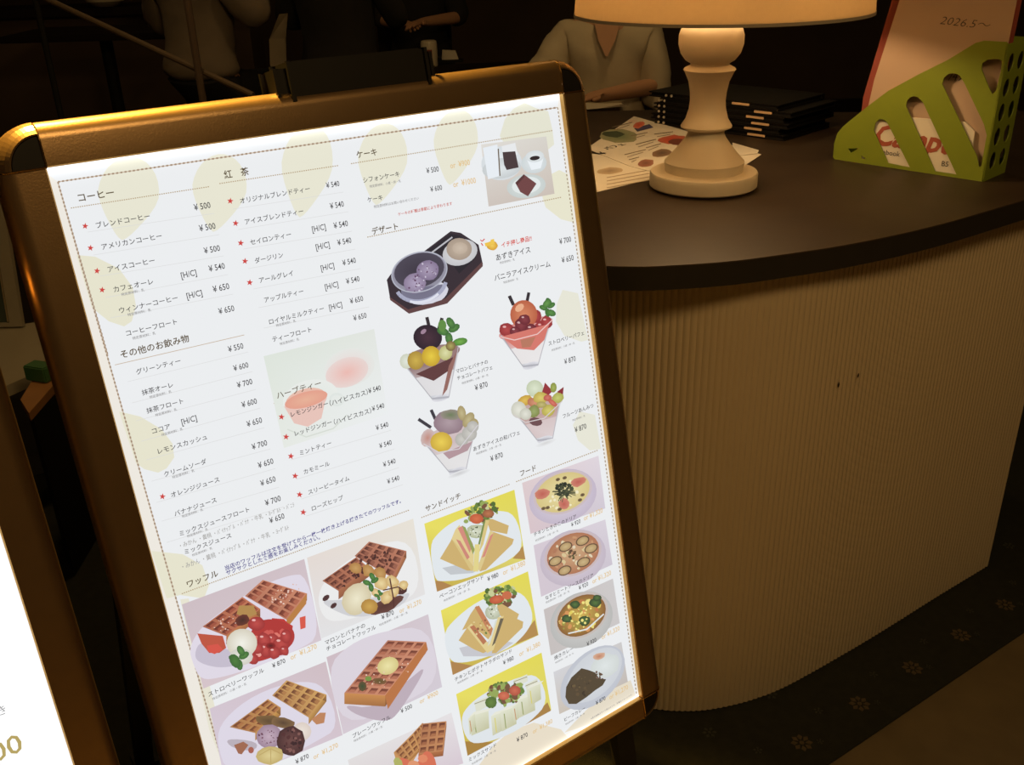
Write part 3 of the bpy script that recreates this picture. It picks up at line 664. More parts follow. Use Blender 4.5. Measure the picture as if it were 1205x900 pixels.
for x, y, rx, ry in ((448, 686, 9, 8), (461, 684, 9, 7), (474, 688, 6, 6), (455, 702, 7, 9), (463, 695, 6, 8), (442, 697, 7, 5)): p.E(x, y, rx, ry, 30, (236, 216, 160), (206, 172, 112), n=9, jit=.1)
p.line([(458, 680), (462, 702), (463, 714)], 1.6, (86, 48, 44)); p.line([(450, 694), (468, 690), (474, 694)], 1.4, (86, 48, 44))
p.E(434, 713, 10, 9, 0, (206, 166, 84), (176, 132, 60), n=12); mint(p, 436, 685, 7); mint(p, 445, 700, 4)
done(p)
# azuki waffle
p = bg('', [(246.6, 833.4), (383, 778), (403, 864.5), (265, 922)], [(212, 198, 210), (208, 190, 196), (212, 196, 206), (216, 206, 220)], 'printed photo of waffles with red bean paste and ice cream')
p.P([(254, 872), (262, 846), (300, 816), (350, 800), (384, 806), (399, 856), (372, 872), (320, 900), (268, 912)], (222, 216, 230), soft=2)
p.P([(264, 868), (272, 880), (300, 884), (304, 872)], (186, 176, 186), soft=2)
waffle(p, [(320, 818), (337, 800), (384, 817), (363, 844)], 4, 4, 8, (206, 160, 96), (148, 92, 58), (196, 150, 84))
waffle(p, [(270, 855), (315, 822), (330, 832), (300, 862)], 4, 3, 9, (194, 142, 84), (150, 84, 52), (200, 150, 80))
p.E(316, 848, 16, 7, 10, (96, 74, 48), (126, 96, 58), n=14, jit=.15); p.E(333, 850, 14, 6, 10, (88, 66, 48), (130, 100, 66), n=12, jit=.15)
p.P([(366, 846), (376, 838), (383, 838), (381, 850), (372, 852)], (190, 132, 92))
p.P([(275, 876), (286, 872), (292, 876), (284, 887), (280, 886)], (160, 104, 78)); p.E(295, 882, 3.5, 4, 0, (168, 96, 80), n=8)
p.E(355, 860, 11, 11, 0, (236, 226, 216), (220, 206, 196), n=12)
p.E(316, 866, 15, 14, -15, (196, 172, 188), (158, 132, 152), n=18, jit=.04); p.specks(316, 866, 12, 11, 0, 22, 1.1, [(104, 66, 84), (128, 90, 108)])
p.E(342, 871, 17, 17, 0, (110, 72, 68), (72, 42, 42), n=18, jit=.06); p.specks(342, 871, 14, 14, 0, 40, 2.0, [(84, 46, 46), (130, 88, 82), (60, 34, 36)])
p.E(317, 888, 16, 11, -5, (222, 206, 146), (196, 174, 110), n=12, jit=.05)
p.line([(304, 888), (318, 880), (330, 886)], 1, (190, 166, 104)); p.line([(318, 880), (318, 897)], 1, (190, 166, 104))
done(p)
# plain waffle
p = bg('', [(384, 773), (503.6, 722.4), (520, 808), (403.6, 863.6)], [(206, 188, 196), (212, 200, 208), (212, 204, 214), (214, 202, 212)], 'printed photo of one plain square waffle with butter')
p.P([(384, 786), (410, 758), (450, 742), (505, 736), (518, 802), (470, 830), (402, 856)], (220, 212, 222), soft=2)
p.P([(402, 828), (420, 842), (455, 850), (470, 838), (505, 780), (480, 800), (440, 834)], (190, 174, 186), soft=2)
waffle(p, [(456, 753), (501, 755), (453, 818), (405, 815)], 4, 7, 13, (206, 140, 110), (148, 78, 58), (202, 140, 80))
p.P([(501, 755), (503, 764), (456, 834), (453, 818)], (186, 116, 68))
p.E(456, 783, 13, 10, -25, (236, 228, 168), (214, 200, 134), n=18)
p.E(446, 801, 9, 4, 5, (96, 84, 40), (130, 90, 60), n=8); p.E(426, 807, 5, 6, 0, (60, 78, 48), (98, 80, 50), n=8); p.E(433, 798, 4, 3, 0, (120, 150, 70), n=8)
p.specks(456, 790, 30, 20, -40, 20, .9, [(232, 200, 180)])
done(p)
# waffle parfait at the bottom
p = bg('', [(409, 894), (531, 838), (545, 898), (420, 935)], [(226, 222, 222), (230, 226, 228), (216, 202, 212), (220, 214, 216)], 'printed photo of waffle pieces standing in a fruit parfait')
waffle(p, [(486, 862), (497, 850), (507, 866), (494, 882)], 3, 3, 5, (204, 150, 92), (150, 90, 56), (196, 140, 80))
p.P([(463, 885), (486, 862), (494, 882), (484, 898), (466, 895)], (200, 146, 90))
waffle(p, [(464, 884), (486, 863), (493, 880), (476, 897)], 3, 3, 4, (204, 150, 92), (140, 84, 52), (196, 140, 80))
waffle(p, [(496, 851), (525, 848), (521, 883), (492, 887)], 3, 4, 6, (198, 138, 92), (136, 76, 52), (178, 112, 70))
p.P([(466, 905), (468, 890), (480, 893), (490, 900), (500, 880), (512, 890), (514, 912)], (214, 112, 84), soft=2); p.E(468, 897, 7, 5, 60, (176, 178, 100), n=8)
p.E(497, 892, 6, 5, 0, (224, 136, 100), n=8); p.E(486, 899, 7, 5, 0, (222, 150, 110), n=8)
done(p)
# herb tea
p = bg('', [(310, 419), (440, 387), (456, 487), (334, 527)], [(222, 229, 220), (226, 230, 224), (236, 239, 240), (230, 234, 228)], 'faded printed photo of two glass cups of pink herb tea')
p.E(411, 432, 30, 22, -15, (236, 216, 214), (229, 231, 227), n=24); p.E(408, 438, 26, 17, -20, (236, 186, 178), (232, 214, 210), n=24)
p.E(365, 468, 33, 21, -14, (224, 232, 226), (233, 236, 232), n=24); p.E(360, 471, 25, 14, -15, (230, 172, 152), (232, 190, 174), n=24)
p.P([(334, 478), (384, 465), (378, 492), (362, 502), (346, 498)], (232, 196, 186)); p.E(360, 470, 26, 9, -15, (232, 178, 152), (228, 160, 140), n=20)
p.E(396, 470, 9, 8, 0, (236, 239, 236), (222, 228, 224), n=14); p.E(396, 470, 6, 5, 0, (230, 234, 230), n=12)
p.line([(338, 505), (360, 514), (392, 504), (408, 488)], 1.4, (214, 220, 212))
done(p)
# cakes
p = bg('', [(565.8, 170), (642.6, 160.5), (652.3, 227.9), (574.7, 243)], [(224, 220, 214), (216, 212, 204), (204, 192, 182), (206, 196, 188)], 'printed photo of chocolate cake plates and a coffee cup')
p.E(590, 192, 24, 20, -8, (232, 238, 240), (214, 220, 224), n=24); p.E(590, 198, 23, 12, -8, (224, 230, 232), (200, 206, 208), n=20)
p.P([(568, 174), (585, 170), (588, 207), (574, 211)], (232, 238, 244)); p.line([(586, 175), (588, 207)], 1.4, (104, 88, 70))
p.P([(590, 172), (606, 168), (609, 182), (592, 186)], (232, 234, 236)); p.P([(591, 179), (606, 178), (610, 197), (596, 200), (593, 194)], (70, 54, 56))
p.E(628, 192, 15, 12, -5, (226, 232, 234), (206, 214, 216), n=20); p.P([(619, 186), (640, 183), (636, 198), (625, 200)], (236, 242, 246)); p.E(629, 184, 11, 7, -5, (230, 236, 238), (214, 220, 222), n=16); p.E(629, 186, 6, 2.6, -8, (44, 32, 34), n=14)
p.E(619, 219, 23, 14, -8, (220, 228, 226), (200, 208, 206), n=24); p.E(619, 218, 17, 10, -8, (228, 234, 233), n=20)
p.P([(606, 215), (616, 205), (631, 216), (621, 231), (612, 226)], (112, 66, 66)); p.P([(606, 215), (616, 205), (617, 208), (608, 218)], (88, 50, 50))
done(p)
# azuki ice tray
p = bg('', [(455, 330), (459, 331), (459, 332), (455, 331)], [(60, 50, 56)] * 4, 'printed cut-out of ice cream bowl on a black tray')
p.P([(455, 329), (460, 322), (497, 297), (530, 272), (542, 274), (563, 288), (568, 311), (526, 355), (481, 368), (459, 353)], (52, 40, 48))
p.P([(459, 353), (458, 349), (480, 364), (524, 351), (567, 308), (568, 313), (526, 357), (481, 369)], (96, 64, 64))
p.P([(497, 299), (530, 275), (541, 277), (560, 290), (560, 303), (540, 322), (524, 300)], (38, 32, 40))
p.line([(508, 297), (532, 279)], 1.8, (190, 190, 196))
p.E(541, 297, 21, 15, -18, (224, 224, 226), (196, 196, 200), n=24); p.E(540, 293, 15, 13, 0, (196, 180, 160), (168, 150, 134), n=20); p.E(541, 292, 9, 7, 0, (204, 188, 170), (190, 172, 154), n=16)
p.E(503, 345, 24, 13, -12, (206, 206, 222), (216, 216, 228), n=26, jit=.05)
p.E(493, 320, 33, 23, -15, (92, 88, 104), (150, 148, 164), n=30); p.E(493, 318, 30, 20, -15, (58, 50, 64), (74, 68, 82), n=30)
p.E(496, 338, 25, 16, -15, (112, 108, 130), (120, 118, 140), a0=10, a1=200, n=20); arc(p, 495, 332, 30, 22, -15, 20, 170, 4.5, (168, 170, 194)); arc(p, 495, 336, 27, 19, -15, 50, 130, 3, (224, 226, 238))
p.E(488, 333, 13, 12, 0, (176, 162, 190), (140, 124, 152), n=18, jit=.04); p.E(503, 318, 13, 12, 0, (170, 156, 182), (132, 116, 146), n=18, jit=.04)
p.specks(488, 333, 11, 10, 0, 22, 1.0, [(100, 70, 100), (204, 196, 214)]); p.specks(503, 318, 11, 10, 0, 18, 1.0, [(100, 70, 100), (204, 196, 214)])
arc(p, 493, 320, 33, 23, -15, 0, 360, 1.4, (180, 182, 196), 36)
done(p)
# gold thumbs-up mark
p = bg('', [(572, 287), (574, 286), (574, 289), (572, 290)], [(236, 190, 70)] * 4, 'small gold thumbs-up mark')
p.E(579, 289, 6.5, 5.5, 0, (244, 206, 92), (214, 158, 44), n=14, jit=.05); p.P([(570, 286), (578, 284), (579, 288), (571, 290)], (238, 196, 76)); p.P([(577, 282), (581, 281), (582, 287), (577, 287)], (240, 200, 80))
p.line([(566, 286), (568, 289)], 1.2, (214, 60, 60)); p.line([(567, 284), (570, 281)], 1.2, (214, 60, 60)); p.line([(565, 282), (567, 284)], 1.0, (214, 60, 60))
done(p)
# parfait glasses
def glass(p, xl, yl, xr, yr, xb, yb, wb, fill, low):
    p.grad([(xl, yl), (xr, yr), (xb + wb, yb), (xb - wb, yb + 2)], [(206, 206, 212), (214, 214, 218), (224, 226, 230), (204, 206, 212)])
    m = lambda a, b, t: (a[0] + (b[0] - a[0]) * t, a[1] + (b[1] - a[1]) * t)
    l, r_, bl, br = (xl + 2, yl), (xr - 2, yr), (xb - wb, yb + 2), (xb + wb, yb)
    p.grad([m(l, bl, .05), m(r_, br, .05), m(r_, br, .45), m(l, bl, .45)], [fill, fill, mixc(fill, low, .6), mixc(fill, low, .6)])
    p.grad([m(l, bl, .45), m(r_, br, .45), m(r_, br, .93), m(l, bl, .93)], [low, low, mixc(low, (240, 240, 242), .3), low])
    cx_, cy_ = (xl + xr) / 2, (yl + yr) / 2; L__ = math.hypot(xr - xl, yr - yl) / 2; rt_ = math.degrees(math.atan2(yr - yl, xr - xl)); p.E(cx_, cy_ + 2, L__, L__ * .30, rt_, mixc(fill, (235, 235, 238), .35), mixc(fill, (235, 235, 238), .25), n=24); p.post = (cx_, cy_ + 2, L__, L__ * .30, rt_)
    p.E((bl[0] + br[0]) / 2, (bl[1] + br[1]) / 2, wb + .5, 4, rt_, (196, 196, 204), (222, 222, 228), n=16)
    p.line([l, bl], 1.0, (176, 174, 180)); p.line([r_, br], 1.0, (188, 186, 192)); p.line([bl, br], 2.2, (178, 178, 186))
p = bg('', [(500, 400), (502, 400), (502, 402), (500, 402)], [(90, 70, 76)] * 4, 'printed cut-out of chestnut and chocolate parfait')
glass(p, 471, 425, 541, 408, 518, 467, 10, (120, 78, 76), (222, 220, 222))
p.P([(489, 440), (533, 420), (528, 436), (510, 448)], (96, 58, 58)); p.P([(528, 430), (538, 412), (526, 458), (520, 466)], (150, 104, 96))
p.line([(502, 373), (505, 386)], 4, (50, 40, 44)); p.line([(520, 374), (515, 390)], 4, (50, 40, 44))
p.E(478, 425, 8, 9, 0, (226, 232, 220), (206, 210, 190), n=12); p.E(503, 397, 17, 15, 10, (72, 44, 56), (40, 26, 38), n=22); p.E(498, 390, 4, 2.5, -40, (160, 130, 150), n=8)
mint(p, 528, 390, 10); p.E(541, 402, 9, 4.5, -12, (120, 176, 76), (74, 128, 52), n=12); p.E(520, 383, 5, 7, 0, (96, 140, 66), n=10)
p.E(489, 424, 10, 11, 0, (206, 176, 76), (172, 140, 56), n=16); p.E(507, 419, 11, 12, 0, (232, 204, 66), (198, 162, 44), n=18); p.E(524, 415, 8, 9, 20, (222, 222, 170), (188, 186, 120), n=12); p.E(530, 407, 6, 6, 0, (176, 170, 96), (120, 96, 60), n=10)
done(p)
p = bg('', [(620, 380), (622, 380), (622, 382), (620, 382)], [(180, 80, 60)] * 4, 'printed cut-out of strawberry parfait')
glass(p, 587, 394, 650, 374, 624, 429, 9, (206, 110, 104), (232, 228, 228))
p.line([(599, 348), (604, 359)], 4, (50, 42, 46)); p.line([(622, 344), (620, 354)], 3.6, (50, 42, 46))
for x, y, r in ((596, 388, 9), (637, 385, 8), (643, 379, 8), (630, 372, 8)): berry(p, x, y, r, (170, 56, 58))
p.E(616, 370, 16, 17, 0, (214, 134, 96), (186, 96, 66), n=22); p.E(611, 362, 6, 4, -40, (234, 176, 140), n=10)
for x, y, r in ((613, 383, 9), (625, 388, 8), (617, 376, 7), (606, 390, 7)): berry(p, x, y, r, (112, 40, 52))
p.P([(590, 396), (646, 381), (640, 400), (628, 412), (608, 410)], (214, 120, 108)); p.line([(588, 396), (605, 400), (632, 393), (650, 376)], 1.2, (236, 200, 196)); p.P([(612, 400), (630, 396), (624, 408), (614, 409)], (184, 120, 96))
mint(p, 644, 362, 7); p.E(643, 357, 6, 4, -50, (104, 156, 78), (70, 116, 54), n=10); p.E(648, 368, 6, 4, 20, (92, 146, 70), (64, 108, 50), n=10)
done(p)
p = bg('', [(530, 500), (532, 500), (532, 502), (530, 502)], [(150, 130, 130)] * 4, 'printed cut-out of red bean ice cream parfait')
glass(p, 497, 520, 562, 496, 538, 553, 10, (196, 170, 172), (226, 224, 224)); p.E(540, 557, 14, 3, -20, (206, 206, 208), (232, 234, 236), n=14)
p.line([(492, 493), (507, 503)], 3.8, (60, 56, 64)); p.line([(507, 482), (512, 493)], 3.8, (60, 56, 64))
p.E(503, 515, 8, 11, 20, (196, 140, 126), (206, 186, 184), n=12)
p.E(528, 497, 18, 14, 0, (176, 156, 164), (146, 122, 132), n=20, jit=.04); p.E(530, 488, 12, 6, 0, (110, 126, 90), (150, 140, 130), n=16, jit=.1)
for x, y, rx, ry, r in ((543, 486, 5, 9, -10), (551, 494, 6, 10, 30), (557, 500, 6, 8, 10)): p.E(x, y, rx, ry, r, (196, 184, 140), (168, 152, 106), n=12)
for x, y, r in ((543, 517, 8), (552, 510, 9), (556, 502, 7)): p.E(x, y, r, r, 0, (206, 204, 198), (180, 178, 172), n=14)
p.E(519, 520, 13, 12, 0, (236, 208, 84), (204, 170, 62), n=18); p.P([(521, 533), (556, 519), (550, 530), (528, 540)], (180, 150, 156)); p.line([(498, 522), (516, 532), (540, 528), (562, 500)], 1.1, (214, 210, 214))
done(p)
p = bg('', [(630, 480), (632, 480), (632, 482), (630, 482)], [(160, 140, 110)] * 4, 'printed cut-out of fruit parfait')
glass(p, 604, 485, 661, 468, 641, 516, 9, (180, 140, 132), (214, 196, 196)); p.E(642, 521, 13, 3, -20, (214, 214, 214), (234, 236, 238), n=14)
p.E(629, 457, 10, 10, 0, (222, 230, 206), (196, 206, 176), n=16); p.P([(637, 463), (641, 450), (650, 460), (645, 465)], (150, 50, 56)); p.P([(655, 461), (663, 455), (662, 466)], (140, 46, 52))
for x, y, rx, ry, r, c in ((617, 471, 9, 6, -20, (222, 180, 66)), (629, 474, 9, 6, 20, (206, 130, 96)), (636, 468, 9, 7, 0, (214, 196, 90)), (644, 468, 5, 4, 0, (206, 96, 84)), (656, 468, 7, 6, -30, (190, 196, 96)), (651, 456, 4, 6, 0, (150, 166, 70)), (628, 484, 7, 8, 20, (140, 156, 84)), (645, 483, 8, 7, -30, (206, 196, 90)), (650, 474, 7, 3, 40, (214, 100, 84)), (637, 476, 6, 4, 0, (186, 176, 100))): p.E(x, y, rx, ry, r, mixc(c, (255, 255, 240), .15), mixc(c, (90, 60, 30), .2), n=10, jit=.08)
p.E(610, 482, 9, 10, 0, (232, 232, 220), (204, 204, 190), n=16); p.E(618, 487, 7, 7, 0, (228, 228, 216), (200, 200, 186), n=14); p.E(630, 496, 8, 5, 10, (110, 76, 80), n=10)
p.line([(604, 488), (618, 497), (640, 492), (661, 472)], 1.1, (214, 206, 206))
done(p)
# sandwiches
def sand_bg(q, label, plate):
    p = bg('', q, [(232, 222, 96), (226, 216, 84), (222, 212, 110), (196, 170, 70)], label)
    return p
p = sand_bg([(499, 616), (605, 576), (618, 658), (514, 696)], 'printed photo of toasted bacon and egg sandwiches on yellow cloth', 0)
p.P([(512, 683), (514, 696), (532, 689), (520, 684)], (176, 132, 78)); p.P([(603, 657), (615, 642), (618, 658)], (180, 140, 80))
p.P([(505, 641), (516, 626), (535, 612), (560, 604), (584, 600), (606, 604), (616, 642), (604, 656), (580, 668), (545, 682), (520, 684), (511, 682)], (226, 232, 236), soft=2)
p.P([(520, 668), (530, 676), (556, 674), (575, 664), (560, 660)], (196, 200, 204))
for _ in range(26): p.E(566 + rnd.uniform(-19, 16), 606 + rnd.uniform(-13, 8), rnd.uniform(2, 4), rnd.uniform(1.5, 3), rnd.random() * 180, rnd.choice([(104, 132, 62), (150, 168, 90), (84, 108, 50), (188, 190, 140), (140, 90, 60)]), n=7)
p.specks(566, 603, 20, 12, -15, 60, 3.2, [(104, 132, 62), (150, 168, 90), (84, 108, 50), (120, 84, 60), (200, 204, 150)]); p.E(560, 610, 8, 6, 0, (216, 116, 76), (194, 90, 58), n=12); p.E(574, 604, 7, 5, 0, (190, 120, 80), (150, 90, 60), n=10); p.E(560, 625, 12, 8, 0, (216, 220, 200), (180, 186, 150), n=12, jit=.1); p.specks(560, 625, 9, 6, 0, 16, 1, [(70, 80, 50), (230, 236, 226)])
T = (206, 176, 112); TC = (226, 206, 146)
p.P([(535, 623), (540, 617), (557, 652), (556, 668), (528, 640)], TC); p.P([(517, 657), (531, 634), (556, 671), (549, 671)], T); p.P([(531, 634), (537, 640), (558, 668), (554, 672)], (216, 194, 130))
p.P([(538, 621), (544, 618), (556, 640), (552, 650)], (212, 140, 124)); p.P([(543, 618), (547, 620), (558, 646), (556, 652)], (150, 160, 90)); p.P([(536, 634), (541, 636), (552, 655), (549, 658)], (206, 136, 120))
p.P([(572, 612), (578, 610), (598, 618), (596, 628), (576, 624)], T); p.P([(576, 624), (604, 634), (602, 640), (571, 670), (564, 672), (567, 650)], T); p.P([(576, 624), (580, 626), (568, 662), (564, 672), (561, 668)], (220, 200, 140))
p.P([(570, 611), (575, 612), (568, 640), (563, 650)], (216, 196, 130)); p.P([(576, 630), (580, 627), (570, 654), (566, 656)], (212, 140, 124)); p.P([(568, 614), (571, 610), (563, 645), (560, 648)], (120, 140, 76)); p.P([(558, 640), (564, 640), (562, 672), (556, 672)], (226, 212, 140))
done(p)
p = sand_bg([(518.5, 718), (621, 672), (633.5, 747), (532.5, 794)], 'printed photo of toasted chicken and potato sandwiches on yellow cloth', 0)
p.P([(530, 778), (532.5, 794), (556, 783)], (176, 132, 78)); p.P([(606, 758), (629, 729), (633, 747)], (180, 140, 80))
p.P([(521, 745), (535, 728), (560, 708), (590, 696), (616, 696), (629, 726), (618, 746), (600, 762), (570, 774), (545, 780), (528, 778)], (226, 232, 236), soft=2)
p.P([(540, 762), (545, 772), (580, 772), (604, 756), (585, 752)], (200, 200, 206))
for _ in range(22): p.E(586 + rnd.uniform(-16, 15), 703 + rnd.uniform(-12, 8), rnd.uniform(2, 4), rnd.uniform(1.5, 3), rnd.random() * 180, rnd.choice([(104, 132, 62), (150, 168, 90), (84, 108, 50), (188, 190, 140), (140, 90, 60)]), n=7)
p.specks(588, 702, 19, 12, -15, 60, 3.2, [(104, 132, 62), (150, 168, 90), (84, 108, 50), (120, 84, 60), (200, 204, 150)]); p.E(584, 705, 9, 5, -10, (212, 112, 74), (188, 86, 58), n=12); p.E(596, 700, 6, 5, 0, (200, 110, 74), n=10); p.E(580, 720, 10, 9, 0, (216, 220, 200), (180, 186, 160), n=12, jit=.1); p.specks(580, 718, 8, 7, 0, 14, 1, [(80, 90, 60), (236, 240, 232)])
p.P([(543, 741), (553, 722), (560, 712), (578, 745), (574, 752), (556, 736)], T); p.P([(539, 753), (549, 738), (574, 765), (568, 768), (558, 764)], T); p.P([(549, 738), (554, 733), (577, 760), (573, 768)], TC)
p.P([(558, 714), (563, 712), (581, 742), (577, 748)], (196, 130, 90)); p.P([(552, 737), (557, 735), (572, 754), (568, 758)], (186, 120, 84)); p.specks(565, 738, 12, 10, 50, 20, 1.3, [(150, 96, 70), (226, 206, 150), (110, 130, 70)])
p.P([(584, 712), (590, 710), (610, 722), (606, 732), (588, 724)], T); p.P([(592, 724), (600, 724), (615, 731), (614, 738), (583, 768), (578, 768), (580, 756)], T); p.P([(585, 726), (592, 724), (580, 764), (572, 768), (572, 760)], TC)
p.P([(588, 727), (592, 727), (582, 756), (578, 760)], (110, 100, 80)); p.P([(582, 730), (585, 727), (576, 756), (573, 760)], (214, 220, 210))
done(p)
p = sand_bg([(536.5, 816.5), (637, 767.6), (648.5, 835), (550, 889)], 'printed photo of crustless mixed sandwiches on an oval white plate', 0)
p.P([(547, 872), (550, 889), (580, 873)], (170, 130, 60)); p.P([(615, 854), (644, 826), (648, 836)], (170, 130, 70))
p.P([(541, 845), (552, 828), (575, 812), (610, 796), (634, 793), (645, 826), (625, 848), (600, 864), (570, 874), (550, 874)], (224, 230, 234), soft=2)
for x, y, w_, h_ in ((566, 826, 16, 12), (612, 800, 16, 9), (625, 805, 14, 10)): p.P([(x - w_ / 2, y), (x + w_ / 2, y - 7), (x + w_ / 2 + 1, y + h_ - 8), (x - w_ / 2 + 2, y + h_)], (222, 224, 206)); p.line([(x - w_ / 2, y + 2), (x + w_ / 2, y - 4)], .8, (150, 140, 110))
for _ in range(30): p.E(592 + rnd.uniform(-17, 20), 818 + rnd.uniform(-10, 9) - .2 * 0, rnd.uniform(2, 4.5), rnd.uniform(1.5, 3.5), rnd.random() * 180, rnd.choice([(96, 124, 58), (130, 150, 74), (84, 108, 50), (160, 170, 110), (120, 80, 60)]), n=7)
p.specks(594, 815, 21, 13, -20, 90, 3.4, [(104, 132, 62), (150, 168, 90), (84, 108, 50), (120, 84, 60), (190, 194, 150)]); p.E(577, 826, 7, 7, 0, (104, 134, 62), (84, 110, 52), n=10); p.E(592, 818, 7, 5, 0, (214, 120, 90), (190, 94, 70), n=12); p.E(605, 812, 7, 6, 0, (206, 110, 84), (176, 84, 64), n=12)
for x, y, w_, h_ in ((563, 847, 22, 22), (586, 847, 18, 22), (597, 842, 18, 22), (607, 836, 10, 18), (618, 828, 20, 20), (627, 815, 16, 20), (554, 850, 8, 18)):
    p.grad([(x - w_ / 2, y - 5), (x + w_ / 2, y - 11), (x + w_ / 2 + 1, y + h_ - 13), (x - w_ / 2 + 2, y + h_ - 4)], [(226, 228, 208), (220, 222, 196), (196, 196, 160), (206, 206, 176)])
    p.P([(x - w_ / 2, y - 5), (x + w_ / 2, y - 11), (x + w_ / 2 + 4, y - 15), (x - w_ / 2 + 5, y - 10)], (232, 232, 216)); p.line([(x - w_ / 4, y - 3), (x - w_ / 4 + 2, y + h_ - 8)], 1.1, rnd.choice([(196, 150, 110), (216, 206, 110), (150, 160, 100)]))
done(p)
# gratins and curries
def dish(q, cols, c, rx, ry, rot, rim, rim2, food, food2, label):
    p = bg('', q, cols, label)
    p.E(c[0], c[1] + 5, rx + 8, ry + 9, rot, rim, rim2, n=28); p.E(c[0], c[1], rx + 3, ry + 2.5, rot, mixc(rim, (150, 110, 90), .25), n=28)
    p.E(c[0], c[1], rx, ry, rot, food, food2, n=28); return p
p = dish([(614, 568), (704, 536), (712, 598), (624, 628)], [(222, 204, 206), (224, 214, 222), (210, 202, 214), (216, 196, 202)], (662, 579), 33, 22, -22, (222, 214, 226), (196, 184, 202), (232, 220, 164), (214, 196, 132), 'printed photo of a gratin topped with nori and bacon')
p.specks(662, 581, 28, 18, -22, 40, 1.6, [(240, 232, 196), (224, 206, 140)])
for x, y, rx, ry in ((638, 581, 9, 6), (680, 567, 9, 5), (663, 593, 6, 7)): p.E(x, y, rx, ry, -20, (190, 96, 84), (206, 130, 110), n=10, jit=.15)
for x, y in ((656, 564), (664, 562), (685, 582), (682, 588), (639, 598), (644, 597), (658, 599)): p.E(x, y, 2.8, 2, -20, (84, 66, 44), (130, 108, 76), n=8)
for _ in range(26):
    a = rnd.random() * 6.28; p.line([(663 + 5 * math.cos(a), 578 + 4 * math.sin(a)), (663 + rnd.uniform(10, 17) * math.cos(a), 578 + rnd.uniform(8, 13) * math.sin(a))], .9, (88, 88, 60))
p.specks(663, 576, 10, 8, 0, 44, 2.0, [(40, 46, 34), (56, 62, 44), (70, 76, 52)])
done(p)
p = dish([(627.6, 641.5), (712, 611), (720.5, 664), (636.5, 702)], [(214, 202, 212), (218, 210, 220), (206, 198, 210), (212, 200, 210)], (674, 651), 32, 23, -24, (220, 210, 220), (196, 184, 198), (206, 170, 130), (176, 116, 84), 'printed photo of a gratin with round aubergine slices')
p.specks(674, 651, 28, 19, -24, 50, 2.2, [(216, 196, 150), (200, 150, 110), (224, 210, 180), (176, 120, 90)])
for x, y in ((665, 643), (685, 636), (695, 645), (653, 660), (664, 671), (686, 661)): p.E(x, y, 8.5, 5.5, -25, (104, 80, 60), n=16); p.E(x, y, 7, 4.3, -25, (204, 180, 132), (180, 150, 104), n=14)
p.specks(673, 652, 5, 5, 0, 20, 1.4, [(90, 66, 50), (120, 96, 66), (104, 100, 60)])
done(p)
p = dish([(639.5, 717), (721, 680.5), (729, 733), (648, 771)], [(200, 192, 190), (206, 202, 202), (204, 200, 200), (198, 192, 190)], (684, 724), 31, 22, -33, (214, 214, 212), (186, 186, 184), (206, 176, 84), (140, 96, 52), 'printed photo of baked curry with broccoli and melted cheese')
p.specks(684, 724, 27, 18, -33, 60, 2.4, [(226, 206, 96), (236, 222, 130), (190, 120, 70), (214, 150, 90), (160, 150, 70)])
for x, y, r in ((676, 711, 6), (667, 728, 6), (687, 730, 7), (700, 709, 7), (702, 703, 5)): p.E(x, y, r, r * .8, 0, (90, 120, 62), (54, 70, 44), n=10, jit=.15)
p.line([(668, 745), (690, 740), (710, 722)], 1.6, (226, 230, 228)); p.specks(684, 724, 20, 14, -33, 22, 1.4, [(240, 226, 130)])
done(p)
p = bg('', [(651, 790.5), (731, 755), (738.5, 802), (658, 840)], [(212, 212, 216), (206, 204, 204), (196, 188, 182), (204, 194, 182)], 'printed photo of beef curry and rice in an oval dish')
p.E(697, 797, 46, 28, -45, (208, 212, 220), (192, 196, 206), n=30); p.E(699, 794, 40, 23, -45, (216, 220, 226), (206, 210, 216), n=30)
p.E(712, 783, 18, 13, -30, (224, 230, 230), (210, 216, 214), n=18, jit=.06); p.E(705, 772, 8, 4, -15, (196, 130, 100), (214, 176, 150), n=10, jit=.15)
p.P([(665, 820), (666, 808), (672, 797), (684, 786), (692, 788), (700, 791), (705, 798), (713, 799), (709, 806), (700, 812), (690, 820), (678, 828), (669, 828)], (84, 70, 50)); p.specks(684, 808, 15, 12, -45, 24, 1.6, [(108, 90, 60), (66, 54, 40), (96, 78, 54)])
p.specks(702, 794, 8, 5, 30, 12, 1.6, [(96, 72, 52), (120, 96, 84)])
done(p)



